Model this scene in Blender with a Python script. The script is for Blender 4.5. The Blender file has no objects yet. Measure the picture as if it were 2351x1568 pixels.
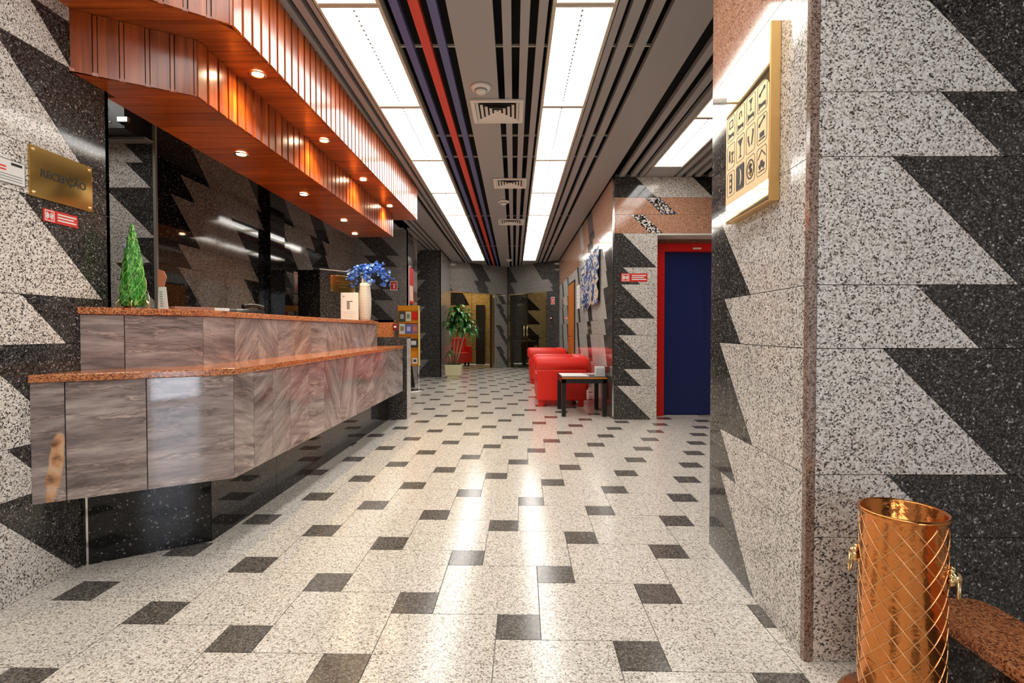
import bpy, bmesh, math, random
from mathutils import Matrix, Vector
random.seed(7)
SC = bpy.context.scene
COL = SC.collection

# ------------------------------------------------------------------ camera
F_PX, YAW, PITCH, CAM_H = 1186.0, -0.0040, -0.0214, 1.0567
cam = bpy.data.cameras.new('camera'); camo = bpy.data.objects.new('camera', cam); COL.objects.link(camo)
cam.sensor_width = 36.0; cam.lens = F_PX / 2351.0 * 36.0; cam.clip_start = 0.02; cam.clip_end = 100
fw = Vector((math.sin(YAW)*math.cos(PITCH), math.cos(YAW)*math.cos(PITCH), math.sin(PITCH)))
rt = Vector((math.cos(YAW), -math.sin(YAW), 0)); up = rt.cross(fw)
camo.matrix_world = Matrix(((rt.x, up.x, -fw.x, 0), (rt.y, up.y, -fw.y, 0), (rt.z, up.z, -fw.z, CAM_H), (0, 0, 0, 1)))
SC.camera = camo

# ------------------------------------------------------------------ world, exposure
w = bpy.data.worlds.new('world'); SC.world = w; w.use_nodes = True
bg = w.node_tree.nodes['Background']; bg.inputs[0].default_value = (0.80, 0.88, 1.0, 1); bg.inputs[1].default_value = 7.0
SC.view_settings.view_transform = 'Standard'; SC.view_settings.look = 'None'
SC.view_settings.exposure = 0.0; SC.view_settings.gamma = 1.0; SC.view_settings.use_curve_mapping = False
PANEL_GLOW = 8.5       # fluorescent ceiling panels
SPOT_W = 26.0           # halogen downlights in the canopy

# ------------------------------------------------------------------ helpers
class MB:
    def __init__(s): s.v = []; s.f = []; s.m = []
    def add(s, vs, fs, mi=0):
        o = len(s.v); s.v += [tuple(p) for p in vs]; s.f += [tuple(i+o for i in f) for f in fs]; s.m += [mi]*len(fs); return s
    def box(s, x0, x1, y0, y1, z0, z1, mi=0):
        return s.add([(x0,y0,z0),(x1,y0,z0),(x1,y1,z0),(x0,y1,z0),(x0,y0,z1),(x1,y0,z1),(x1,y1,z1),(x0,y1,z1)],
                     [(0,3,2,1),(4,5,6,7),(0,1,5,4),(1,2,6,5),(2,3,7,6),(3,0,4,7)], mi)
    def obox(s, M, x0, x1, y0, y1, z0, z1, mi=0):
        t = MB().box(x0,x1,y0,y1,z0,z1); return s.add([M @ Vector(p) for p in t.v], t.f, mi)
    def poly(s, pts, axis, mi=0):
        """prism: pts = closed 3D polygon, axis = extrusion vector"""
        n = len(pts); a = [Vector(p) for p in pts]; b = [p + Vector(axis) for p in a]
        fs = [tuple(range(n-1, -1, -1)), tuple(range(n, 2*n))] + [(i, (i+1) % n, (i+1) % n + n, i+n) for i in range(n)]
        return s.add(a+b, fs, mi)
    def tube(s, pts, r, n=8, mi=0, cap=True):
        pts = [Vector(p) for p in pts]; rs = r if isinstance(r, (list, tuple)) else [r]*len(pts)
        vs = []; u = None
        for i, p in enumerate(pts):
            t = (pts[min(i+1, len(pts)-1)] - pts[max(i-1, 0)]).normalized()
            if u is None: u = t.orthogonal().normalized()
            else: u = (u - t*u.dot(t)).normalized()
            q = t.cross(u)
            for k in range(n):
                a = 2*math.pi*k/n; vs.append(p + (u*math.cos(a) + q*math.sin(a))*rs[i])
        fs = [(i*n+k, i*n+(k+1) % n, (i+1)*n+(k+1) % n, (i+1)*n+k) for i in range(len(pts)-1) for k in range(n)]
        if cap: fs += [tuple(range(n-1, -1, -1)), tuple(range((len(pts)-1)*n, len(pts)*n))]
        return s.add(vs, fs, mi)
    def lathe(s, prof, c=(0,0,0), n=24, mi=0):
        vs = [(c[0]+r*math.cos(2*math.pi*k/n), c[1]+r*math.sin(2*math.pi*k/n), c[2]+z) for r, z in prof for k in range(n)]
        fs = [(i*n+k, i*n+(k+1) % n, (i+1)*n+(k+1) % n, (i+1)*n+k) for i in range(len(prof)-1) for k in range(n)]
        return s.add(vs, fs, mi)
    def sph(s, c, r, n=10, m=6, mi=0):
        rr = r if isinstance(r, (list, tuple)) else (r, r, r)
        vs = []; fs = []
        for i in range(m+1):
            th = math.pi*i/m
            for k in range(n):
                ph = 2*math.pi*k/n
                vs.append((c[0]+rr[0]*math.sin(th)*math.cos(ph), c[1]+rr[1]*math.sin(th)*math.sin(ph), c[2]+rr[2]*math.cos(th)))
        fs = [(i*n+k, (i+1)*n+k, (i+1)*n+(k+1) % n, i*n+(k+1) % n) for i in range(m) for k in range(n)]
        return s.add(vs, fs, mi)
    def xf(s, M): s.v = [tuple(M @ Vector(p)) for p in s.v]; return s
    def mesh(s, name, mats, smooth=False):
        me = bpy.data.meshes.new(name); me.from_pydata(s.v, [], s.f)
        for m in (mats if isinstance(mats, (list, tuple)) else [mats]): me.materials.append(m)
        me.polygons.foreach_set('material_index', s.m)
        bm = bmesh.new(); bm.from_mesh(me)
        if smooth: bmesh.ops.remove_doubles(bm, verts=bm.verts, dist=1e-5)
        bmesh.ops.recalc_face_normals(bm, faces=bm.faces); bm.to_mesh(me); bm.free()
        if smooth: me.polygons.foreach_set('use_smooth', [True]*len(me.polygons))
        me.update(); return me
    def build(s, name, mats, parent=None, smooth=False, bevel=0.0, sub=0):
        o = bpy.data.objects.new(name, s.mesh(name, mats, smooth)); COL.objects.link(o)
        if parent: o.parent = parent; o.matrix_parent_inverse = parent.matrix_world.inverted() if False else Matrix.Identity(4)
        if bevel:
            b = o.modifiers.new('bevel', 'BEVEL'); b.width = bevel; b.segments = 2; b.limit_method = 'ANGLE'
        if sub:
            b = o.modifiers.new('sub', 'SUBSURF'); b.levels = sub; b.render_levels = sub
        return o
def link(name, me, parent=None, loc=None, rot=None, M=None):
    o = bpy.data.objects.new(name, me); COL.objects.link(o); o.parent = parent
    if loc is not None: o.location = loc
    if rot is not None: o.rotation_euler = rot
    if M is not None: o.matrix_local = M
    return o
def empty(name, loc=(0,0,0), rz=0.0):
    o = bpy.data.objects.new(name, None); COL.objects.link(o); o.location = loc; o.rotation_euler = (0,0,rz); o.empty_display_size = 0.1; return o
def tag(o, label, cat, group=None):
    o['label'] = label; o['category'] = cat
    if group: o['group'] = group
    return o
def struct(o, label=None):
    o['kind'] = 'structure'
    if label: o['label'] = label
    return o
ORD = ['first','second','third','fourth','fifth','sixth','seventh','eighth','ninth','tenth','eleventh','twelfth']
def frame(o, right, upv=(0,0,1)):
    """matrix: local x = right, y = up, z = outward normal"""
    r = Vector(right).normalized(); u = Vector(upv).normalized(); n = r.cross(u)
    return Matrix(((r.x,u.x,n.x,o[0]),(r.y,u.y,n.y,o[1]),(r.z,u.z,n.z,o[2]),(0,0,0,1)))
def text(body, size, mat, M, parent, name='lettering', ext=0.0008, align='CENTER', bold=0.0):
    c = bpy.data.curves.new('txt', 'FONT'); c.body = body; c.size = size; c.align_x = align; c.align_y = 'CENTER'; c.extrude = ext; c.offset = bold
    t = bpy.data.objects.new('txt', c); COL.objects.link(t)
    bpy.context.view_layer.update()
    me = bpy.data.meshes.new_from_object(t.evaluated_get(bpy.context.evaluated_depsgraph_get()))
    bpy.data.objects.remove(t); bpy.data.curves.remove(c)
    me.materials.clear(); me.materials.append(mat); me.name = name
    o = bpy.data.objects.new(name, me); COL.objects.link(o); o.parent = parent; o.matrix_local = M
    return o

# ------------------------------------------------------------------ materials
def newmat(name):
    m = bpy.data.materials.new(name); m.use_nodes = True; nt = m.node_tree
    return m, nt, nt.nodes['Principled BSDF']
def plain(name, col, rough=0.5, metal=0.0, spec=0.5, coat=0.0, emit=None, es=0.0, trans=0.0, ior=1.45, alpha=1.0):
    m, nt, b = newmat(name)
    b.inputs['Base Color'].default_value = (*col, 1); b.inputs['Roughness'].default_value = rough; b.inputs['Metallic'].default_value = metal
    b.inputs['Specular IOR Level'].default_value = spec; b.inputs['Coat Weight'].default_value = coat; b.inputs['Coat Roughness'].default_value = 0.05
    if emit: b.inputs['Emission Color'].default_value = (*emit, 1); b.inputs['Emission Strength'].default_value = es
    b.inputs['Transmission Weight'].default_value = trans; b.inputs['IOR'].default_value = ior
    return m
def coords(nt, rnd=True, scale=(1,1,1)):
    tc = nt.nodes.new('ShaderNodeTexCoord'); mp = nt.nodes.new('ShaderNodeMapping'); mp.inputs['Scale'].default_value = scale
    if rnd:
        oi = nt.nodes.new('ShaderNodeObjectInfo'); mul = nt.nodes.new('ShaderNodeMath'); mul.operation = 'MULTIPLY'; mul.inputs[1].default_value = 17.3
        nt.links.new(oi.outputs['Random'], mul.inputs[0])
        va = nt.nodes.new('ShaderNodeVectorMath'); va.operation = 'ADD'
        nt.links.new(tc.outputs['Object'], va.inputs[0]); nt.links.new(mul.outputs[0], va.inputs[1]); nt.links.new(va.outputs[0], mp.inputs[0])
    else: nt.links.new(tc.outputs['Object'], mp.inputs[0])
    return mp
def ramp(nt, stops, interp='LINEAR'):
    r = nt.nodes.new('ShaderNodeValToRGB'); r.color_ramp.interpolation = interp; e = r.color_ramp.elements
    while len(e) < len(stops): e.new(0.5)
    for i, (p, c) in enumerate(stops): e[i].position = p; e[i].color = (*c, 1)
    return r
def granite(name, stops, scale=170, rough=0.10, spec=0.5, sparkle=None, blotch=0.25):
    """polished granite: random crystal cells, each with a colour out of stops"""
    m, nt, b = newmat(name); mp = coords(nt)
    vo = nt.nodes.new('ShaderNodeTexVoronoi'); vo.inputs['Scale'].default_value = scale
    nt.links.new(mp.outputs[0], vo.inputs['Vector'])
    sep = nt.nodes.new('ShaderNodeSeparateColor'); nt.links.new(vo.outputs['Color'], sep.inputs[0])
    no = nt.nodes.new('ShaderNodeTexNoise'); no.inputs['Scale'].default_value = scale*0.28; no.inputs['Detail'].default_value = 2
    nt.links.new(mp.outputs[0], no.inputs['Vector'])
    mx = nt.nodes.new('ShaderNodeMath'); mx.operation = 'MULTIPLY_ADD'; mx.inputs[1].default_value = blotch*2
    ad = nt.nodes.new('ShaderNodeMath'); ad.operation = 'SUBTRACT'; ad.inputs[1].default_value = 0.5
    nt.links.new(no.outputs['Fac'], ad.inputs[0]); nt.links.new(ad.outputs[0], mx.inputs[0]); nt.links.new(sep.outputs[0], mx.inputs[2])
    r = ramp(nt, stops, 'CONSTANT'); nt.links.new(mx.outputs[0], r.inputs[0])
    nt.links.new(r.outputs[0], b.inputs['Base Color'])
    b.inputs['Roughness'].default_value = rough; b.inputs['Specular IOR Level'].default_value = spec
    return m
G_LIGHT = granite('granite_light', [(0,(.08,.07,.062)),(.12,(.30,.262,.235)),(.26,(.58,.53,.485)),(.50,(.77,.73,.68)),(.80,(.90,.88,.85))], 200, .10, .38)
G_FLOOR = granite('granite_floor', [(0,(.16,.14,.12)),(.07,(.38,.34,.29)),(.22,(.60,.555,.49)),(.5,(.74,.70,.635)),(.8,(.85,.825,.77))], 230, .17, .5)
G_FDARK = granite('granite_floor_dark', [(0,(.055,.05,.044)),(.3,(.11,.098,.086)),(.6,(.165,.148,.13)),(.9,(.25,.23,.205))], 230, .18)
G_DARK = granite('granite_dark', [(0,(.018,.016,.015)),(.32,(.040,.036,.034)),(.60,(.075,.069,.065)),(.83,(.145,.134,.127)),(.985,(.48,.46,.45))], 200, .07)
G_BLACK = granite('granite_black', [(0,(.006,.006,.006)),(.6,(.012,.011,.010)),(.9,(.03,.028,.026)),(.99,(.22,.21,.21))], 170, .04, .35)
G_BACK = granite('granite_brown_reflection', [(0,(.06,.048,.042)),(.3,(.15,.122,.104)),(.6,(.26,.215,.185)),(.88,(.38,.32,.28))], 150, .07)  # brown of reflections on the alcove back wall is put into the stone colour
G_GREY = granite('granite_grey', [(0,(.05,.046,.042)),(.14,(.15,.138,.127)),(.35,(.25,.235,.218)),(.7,(.34,.32,.30))], 190, .09)
G_RED = granite('granite_red', [(0,(.13,.04,.02)),(.16,(.40,.125,.045)),(.45,(.60,.21,.075)),(.8,(.72,.33,.15))], 230, .12)
G_PINK = granite('granite_pink', [(0,(.20,.08,.05)),(.15,(.50,.24,.15)),(.5,(.62,.34,.22)),(.85,(.72,.46,.33))], 210, .10)
G_PINKD = granite('granite_pink_dark', [(0,(.10,.03,.02)),(.3,(.25,.08,.045)),(.7,(.34,.13,.07))], 210, .10)
G_SPECK = granite('granite_speckled', [(0,(.02,.018,.02)),(.42,(.14,.11,.12)),(.62,(.75,.68,.64)),(.85,(.9,.85,.8))], 70, .10)
GROUT = plain('grout', (.10,.09,.08), .8)
FGROUT = plain('floor_grout', (.42,.38,.33), .6)

def marble(name, turn=False):
    m, nt, b = newmat(name); mp = coords(nt, True, (1.0,1.0,7.0)); mp.vector_type = 'POINT'
    # strata first turned, then stretched: rotate the point before the stretch
    pre = nt.nodes.new('ShaderNodeMapping'); lk = mp.inputs[0].links[0]; src = lk.from_socket; nt.links.remove(lk)
    nt.links.new(src, pre.inputs[0]); nt.links.new(pre.outputs[0], mp.inputs[0]); pre.inputs['Rotation'].default_value = (.14, .12, 0)
    if turn:
        oi = nt.nodes.new('ShaderNodeObjectInfo'); mr = nt.nodes.new('ShaderNodeMapRange'); mr.inputs[3].default_value = -1.25; mr.inputs[4].default_value = 1.0
        cx = nt.nodes.new('ShaderNodeCombineXYZ'); cx.inputs[1].default_value = .1
        nt.links.new(oi.outputs['Random'], mr.inputs[0]); nt.links.new(mr.outputs[0], cx.inputs[0]); nt.links.new(cx.outputs[0], pre.inputs['Rotation'])
    def noise(sc, det, dist, ro=.6):
        n = nt.nodes.new('ShaderNodeTexNoise'); n.inputs['Scale'].default_value = sc; n.inputs['Detail'].default_value = det; n.inputs['Distortion'].default_value = dist; n.inputs['Roughness'].default_value = ro
        nt.links.new(mp.outputs[0], n.inputs['Vector']); return n
    n1 = noise(1.7, 10, .35, .68); n2 = noise(1.1, 6, .25, .6); n3 = noise(7, 6, .2, .7)
    r1 = ramp(nt, [(.30,(.17,.135,.13)),(.45,(.30,.245,.235)),(.55,(.42,.355,.335)),(.70,(.58,.52,.48))]); nt.links.new(n1.outputs['Fac'], r1.inputs[0])
    r2 = ramp(nt, [(.455,(1,1,1)),(.490,(.45,.42,.42)),(.500,(1.55,1.45,1.34)),(.512,(.75,.72,.72)),(.55,(1,1,1))]); nt.links.new(n2.outputs['Fac'], r2.inputs[0])
    r3 = ramp(nt, [(.35,(.74,.71,.71)),(.62,(1.14,1.10,1.08))]); nt.links.new(n3.outputs['Fac'], r3.inputs[0])
    def mul(x, y, f):
        mx = nt.nodes.new('ShaderNodeMix'); mx.data_type = 'RGBA'; mx.blend_type = 'MULTIPLY'; mx.inputs[0].default_value = f
        nt.links.new(x, mx.inputs[6]); nt.links.new(y, mx.inputs[7]); return mx.outputs[2]
    nt.links.new(mul(mul(r1.outputs[0], r2.outputs[0], .8), r3.outputs[0], 1.0), b.inputs['Base Color'])
    b.inputs['Roughness'].default_value = .05; b.inputs['Specular IOR Level'].default_value = .75
    return m
MARBLE = marble('purple_grey_marble'); MARBLE_T = marble('purple_grey_marble_crosscut', True)
def marble_patch():
    m = marble('marble_with_orange_vein'); nt = m.node_tree; b = nt.nodes['Principled BSDF']; src = b.inputs['Base Color'].links[0].from_socket
    tc = nt.nodes.new('ShaderNodeTexCoord'); mp = nt.nodes.new('ShaderNodeMapping'); mp.vector_type = 'TEXTURE'
    mp.inputs['Location'].default_value = (-.276,-1.905,.50); mp.inputs['Rotation'].default_value = (0,.13,.563); mp.inputs['Scale'].default_value = (.024,.2,.155)
    no = nt.nodes.new('ShaderNodeTexNoise'); no.inputs['Scale'].default_value = 18; no.inputs['Detail'].default_value = 4
    nt.links.new(tc.outputs['Object'], mp.inputs[0]); nt.links.new(tc.outputs['Object'], no.inputs['Vector'])
    ln = nt.nodes.new('ShaderNodeVectorMath'); ln.operation = 'LENGTH'; nt.links.new(mp.outputs[0], ln.inputs[0])
    ad = nt.nodes.new('ShaderNodeMath'); ad.operation = 'MULTIPLY_ADD'; ad.inputs[1].default_value = 1.1; nt.links.new(no.outputs['Fac'], ad.inputs[0]); nt.links.new(ln.outputs['Value'], ad.inputs[2])
    r = ramp(nt, [(0,(1,1,1)),(.62,(1,1,1)),(.70,(0,0,0))]); sc = nt.nodes.new('ShaderNodeMath'); sc.operation = 'MULTIPLY'; sc.inputs[1].default_value = .42
    nt.links.new(ad.outputs[0], sc.inputs[0]); nt.links.new(sc.outputs[0], r.inputs[0])
    c2 = ramp(nt, [(.35,(.20,.08,.03)),(.5,(.66,.34,.17)),(.65,(.75,.50,.32))]); nt.links.new(no.outputs['Fac'], c2.inputs[0])
    mx = nt.nodes.new('ShaderNodeMix'); mx.data_type = 'RGBA'; nt.links.new(r.outputs[0], mx.inputs[0]); nt.links.new(src, mx.inputs[6]); nt.links.new(c2.outputs[0], mx.inputs[7]); nt.links.new(mx.outputs[2], b.inputs['Base Color'])
    return m
MARBLE2 = marble_patch()
def woodmat(name, along):
    m, nt, b = newmat(name)
    sc = {'z': (14,14,.9), 'x': (.9,14,14)}[along]; mp = coords(nt, True, sc)
    n1 = nt.nodes.new('ShaderNodeTexNoise'); n1.inputs['Scale'].default_value = 2.0; n1.inputs['Detail'].default_value = 6; n1.inputs['Roughness'].default_value = .6; n1.inputs['Distortion'].default_value = .5
    nt.links.new(mp.outputs[0], n1.inputs['Vector'])
    r1 = ramp(nt, [(.25,(.17,.024,.004)),(.5,(.39,.070,.008)),(.75,(.56,.145,.020))]); nt.links.new(n1.outputs['Fac'], r1.inputs[0])
    oi = nt.nodes.new('ShaderNodeObjectInfo'); hs = nt.nodes.new('ShaderNodeHueSaturation')
    mr = nt.nodes.new('ShaderNodeMapRange'); mr.inputs[3].default_value = .75; mr.inputs[4].default_value = 1.25
    nt.links.new(oi.outputs['Random'], mr.inputs[0]); nt.links.new(mr.outputs[0], hs.inputs['Value']); nt.links.new(r1.outputs[0], hs.inputs['Color'])
    nt.links.new(hs.outputs[0], b.inputs['Base Color']); b.inputs['Roughness'].default_value = .28
    b.inputs['Coat Weight'].default_value = .45; b.inputs['Coat Roughness'].default_value = .16; b.inputs['Specular IOR Level'].default_value = .35
    return m
WOOD_V = woodmat('varnished_wood_upright', 'z'); WOOD_H = woodmat('varnished_wood_cross', 'x')
WOOD_DK = plain('wood_shadow_gap', (.03,.008,.003), .6)
SLAT = plain('grey_lacquered_slat', (.37,.355,.35), .42)
SLAT_B = plain('blue_lacquered_slat', (.11,.12,.30), .4)
SLAT_R = plain('red_lacquered_slat', (.72,.06,.035), .4)
BLACK = plain('black_void', (.006,.006,.006), .8)
BLACKM = plain('black_satin', (.012,.012,.013), .35)
DIFF = plain('lit_diffuser', (.9,.9,.88), .5, emit=(1.0,.975,.93), es=PANEL_GLOW)
HALO = plain('lit_halogen', (1,1,1), .5, emit=(1.0,.80,.52), es=120.0)
CREAM = plain('cream_metal', (.72,.66,.55), .4)
WHITE = plain('white_paper', (.82,.81,.79), .6)
WPLAST = plain('white_plastic', (.80,.77,.70), .4)
BRASS = plain('polished_brass', (.78,.52,.17), .09, 1.0)
BRASSL = plain('bright_brass', (.90,.74,.42), .12, 1.0)
GOLDM = plain('gold_mirror', (.95,.80,.50), .035, 1.0)
CHROME = plain('chrome', (.75,.74,.72), .12, 1.0)
INK = plain('black_ink', (.012,.011,.010), .5)
GREYINK = plain('grey_ink', (.28,.28,.28), .6)
RED_LBL = plain('red_label', (.72,.035,.02), .4)
ORANGE = plain('orange_board', (.86,.30,.01), .45)
ORANGEWD = plain('orange_veneer', (.62,.19,.02), .35)
SOFA = plain('red_leather', (.78,.020,.008), .42)
ELRED = plain('red_enamel', (.70,.008,.006), .3)
ELBLUE = plain('blue_enamel', (.006,.016,.105), .33)
PLANTER = plain('cream_planter', (.70,.66,.40), .5)
LEAF = plain('glossy_leaf', (.03,.13,.022), .2)
LEAF2 = plain('glossy_leaf_light', (.10,.27,.06), .25)
CANE = plain('cane', (.42,.36,.24), .7)
SOIL = plain('soil', (.05,.032,.02), .9)
PETAL = plain('blue_petal', (.06,.20,.72), .5); PETAL2 = plain('pale_blue_petal', (.27,.48,.90), .5)
GLASS = plain('tinted_glass', (.80,.78,.70), .0, trans=1.0, ior=1.3)
def foil():
    m, nt, b = newmat('green_foil'); mp = coords(nt, False, (1,1,.35)); no = nt.nodes.new('ShaderNodeTexNoise'); no.inputs['Scale'].default_value = 130; no.inputs['Detail'].default_value = 4; no.inputs['Distortion'].default_value = 1.0
    nt.links.new(mp.outputs[0], no.inputs['Vector']); r = ramp(nt, [(.34,(.006,.045,.004)),(.48,(.03,.22,.015)),(.58,(.10,.45,.05)),(.70,(.45,.70,.22))]); nt.links.new(no.outputs['Fac'], r.inputs[0]); nt.links.new(r.outputs[0], b.inputs['Base Color'])
    bp = nt.nodes.new('ShaderNodeBump'); bp.inputs['Strength'].default_value = .5; bp.inputs['Distance'].default_value = .004; nt.links.new(no.outputs['Fac'], bp.inputs['Height']); nt.links.new(bp.outputs[0], b.inputs['Normal']); b.inputs['Roughness'].default_value = .25
    return m
TREEG = foil(); TREEL = plain('light_green_wire', (.50,.72,.25), .3)

def copper():
    m, nt, b = newmat('hammered_copper'); b.inputs['Base Color'].default_value = (.74,.27,.075,1); b.inputs['Metallic'].default_value = 1; b.inputs['Roughness'].default_value = .17
    mp = coords(nt, False); no = nt.nodes.new('ShaderNodeTexNoise'); no.inputs['Scale'].default_value = 60; no.inputs['Detail'].default_value = 2
    nt.links.new(mp.outputs[0], no.inputs['Vector']); bp = nt.nodes.new('ShaderNodeBump'); bp.inputs['Strength'].default_value = .12; bp.inputs['Distance'].default_value = .01
    nt.links.new(no.outputs['Fac'], bp.inputs['Height']); nt.links.new(bp.outputs[0], b.inputs['Normal']); return m
COPPER = copper()
def paint():
    m, nt, b = newmat('abstract_relief'); mp = coords(nt, False, (1,1.6,1))
    no = nt.nodes.new('ShaderNodeTexNoise'); no.inputs['Scale'].default_value = 3.2; no.inputs['Detail'].default_value = 5; no.inputs['Distortion'].default_value = 2.5
    nt.links.new(mp.outputs[0], no.inputs['Vector'])
    r = ramp(nt, [(0,(.01,.012,.03)),(.36,(.03,.06,.22)),(.45,(.12,.18,.42)),(.50,(.75,.75,.70)),(.56,(.60,.33,.08)),(.61,(.80,.74,.58)),(.67,(.02,.03,.07))], 'CONSTANT')
    nt.links.new(no.outputs['Fac'], r.inputs[0]); nt.links.new(r.outputs[0], b.inputs['Base Color']); b.inputs['Roughness'].default_value = .4; return m
PAINT = paint()

# ------------------------------------------------------------------ granite walls
def clip(poly, a, b):
    def half(P, f, inter):
        R = []
        for i in range(len(P)):
            p, q = P[i], P[(i+1) % len(P)]
            if f(p): R.append(p)
            if f(p) != f(q): R.append(inter(p, q))
        return R
    def at(s): return lambda p, q: (s, p[1] + (q[1]-p[1])*(s-p[0])/(q[0]-p[0]))
    P = half(poly, lambda p: p[0] >= a-1e-9, at(a))
    return half(P, lambda p: p[0] <= b+1e-9, at(b)) if len(P) > 2 else []
def area(P): return abs(sum(P[i][0]*P[(i+1) % len(P)][1]-P[(i+1) % len(P)][0]*P[i][1] for i in range(len(P))))/2
T_PAN = 0.02
def panels(parent, o, d, n, s0, s1, rows, k=1.0, name='granite_panel', maxlen=1.3, holes=()):
    """rows: (z0, z1, first material, [(s_top, next material), ...]); a joint between two materials runs along s_bottom = s_top + k*(z1-z0)"""
    o = Vector((o[0], o[1], 0)); d = Vector((d[0], d[1], 0)).normalized(); n = Vector((n[0], n[1], 0)).normalized(); g = .0012
    def emit(P, m):
        if len(P) < 3 or area(P) < 2e-4: return
        pts = [o + d*p[0] + Vector((0,0,p[1])) for p in P]
        MB().poly([q - n*T_PAN for q in pts], n*T_PAN).build(name, m, parent)
    for (z0, z1, m0, br) in rows:
        h = z1 - z0; bounds = [((s0-9, s0-9), None)] + [((st, st + k*h), m) for st, m in br]
        mats = [m0] + [m for _, m in br]
        for i, m in enumerate(mats):
            lt, lb = bounds[i][0]; rtp, rb = bounds[i+1][0] if i+1 < len(bounds) else (s1+9, s1+9)
            P = clip([(lb+g, z0+g), (rb-g, z0+g), (rtp-g, z1-g), (lt+g, z1-g)], s0, s1)
            if len(P) < 3: continue
            lo, hi = min(p[0] for p in P), max(p[0] for p in P); nseg = max(1, math.ceil((hi-lo)/maxlen))
            for q in range(nseg):
                a = lo + (hi-lo)*q/nseg + (g if q else 0); b = lo + (hi-lo)*(q+1)/nseg - (g if q < nseg-1 else 0)
                Q = clip(P, a, b)
                for (h0, h1, hz) in holes:            # door openings: cut to the side pieces
                    if z1 > hz + 1e-3: continue
                    Q1 = clip(Q, a, min(b, h0)) if a < h0 else []; Q2 = clip(Q, max(a, h1), b) if b > h1 else []
                    if a < h1 and b > h0:
                        emit(Q1, m); Q = Q2
                emit(Q, m)
def backing(name, boxes, label=None, mat=None):
    mb = MB()
    for b in boxes: mb.box(*b)
    return struct(mb.build(name, mat or GROUT), label)
L, D, K, G = G_LIGHT, G_DARK, G_BLACK, G_GREY
ZR = [(0,.4),(.4,.6),(.6,1.0),(1.0,1.2),(1.2,1.6),(1.6,1.8),(1.8,2.2),(2.2,2.4),(2.4,2.8)]
ZT = 2.86

# left wall beside the camera
wl = backing('wall_left', [(-2.4,-1.96,-3.0,2.463,0,ZT)], 'grey granite wall at the left with light and dark zigzag panels')
LB = [1.86,1.96,1.83,2.03,2.03,2.10,1.92,2.08,1.98]
panels(wl, (-1.94,0), (0,1), (1,0), -3.0, 2.483, [(z0,z1 if i < 8 else ZT,L,[(b-1.55,D),(b-.85,L),(b,D)]) for i,((z0,z1),b) in enumerate(zip(ZR,LB))])
MB().box(-2.4,-1.94,2.463,2.483,0,ZT).build('end_panel', G_DARK, wl)
# reception alcove
wf = backing('wall_alcove_front', [(-4.0,-2.89,4.17,4.4,0,ZT)], 'grey granite wall section behind the green tree ornament')
FB = [-3.1,-3.15,-3.2,-3.1,-3.2,-3.12,-3.28,-3.11,-3.43]
panels(wf, (0,4.15), (1,0), (0,-1), -4.0, -2.89, [(z0,z1 if i < 8 else ZT,L,[(b,D)]) for i,((z0,z1),b) in enumerate(zip(ZR,FB))])
MB().box(-2.89,-2.868,4.148,4.17,0,ZT).build('corner_bead', plain('grey_stone_edge',(.30,.28,.25),.3), wf)
struct(MB().box(-4.2,-4.0,2.2,4.4,0,ZT).box(-4.2,-2.4,2.2,2.4,0,ZT).build('wall_alcove_side', G_DARK))
wb = backing('wall_alcove_back', [(-3.1,-2.89,4.4,9.6,0,ZT)], 'dark polished granite wall behind the reception counter')
B_ = G_BACK
rows = [(0,.4,K,[(4.4,B_),(5.5,K),(6.6,B_),(7.3,K),(7.9,B_)]),(.4,.6,K,[(4.4,B_),(5.6,K),(6.6,B_),(7.2,K),(7.9,B_)]),(.6,1.0,K,[(4.4,B_),(5.5,K),(6.6,B_),(7.2,K),(7.9,B_)]),(1.0,1.2,K,[(4.5,B_),(5.6,K),(6.5,B_),(7.2,K),(7.8,B_)]),
 (1.2,1.6,K,[(4.41,B_),(5.49,K),(6.5,B_),(7.1,K),(7.7,B_)]),(1.6,1.8,K,[(4.41,B_),(5.62,K),(6.5,B_),(7.2,K),(7.8,B_)]),(1.8,2.2,K,[(4.335,B_),(5.25,K),(6.54,B_),(7.13,K),(7.85,B_)]),
 (2.2,2.4,K,[(4.46,B_),(5.76,K),(6.33,B_),(7.28,K),(7.74,B_)]),(2.4,ZT,K,[(4.44,B_),(5.43,K),(6.3,B_),(7.1,K),(7.6,B_)])]
panels(wb, (-2.87,0), (0,1), (1,0), 4.172, 9.3, rows)
MB().box(-2.868,-2.80,5.95,6.32,0,ZT).build('pilaster', G_BLACK, wb)
we = backing('wall_alcove_end', [(-3.1,-1.93,9.32,10.2,0,ZT)], 'grey granite wall end behind the blue flowers')
EB = [(-2.75,-2.45),(-2.7,-2.42),(-2.8,-2.5),(-2.7,-2.4),(-2.8,-2.53),(-2.72,-2.376),(-2.8,-2.47),(-2.70,-2.30),(-2.93,-2.52)]
panels(we, (0,9.3), (1,0), (0,-1), -2.868, -1.91, [(z0,z1 if i < 8 else ZT,G,[(a,D),(b,G)]) for i,((z0,z1),(a,b)) in enumerate(zip(ZR,EB))])
panels(we, (-1.91,0), (0,1), (1,0), 9.3, 10.2, [(z0,z1 if i < 8 else ZT,G if i % 2 else D,[(9.5+.1*(i % 3),D if i % 2 else G)]) for i,(z0,z1) in enumerate(ZR)])
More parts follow.
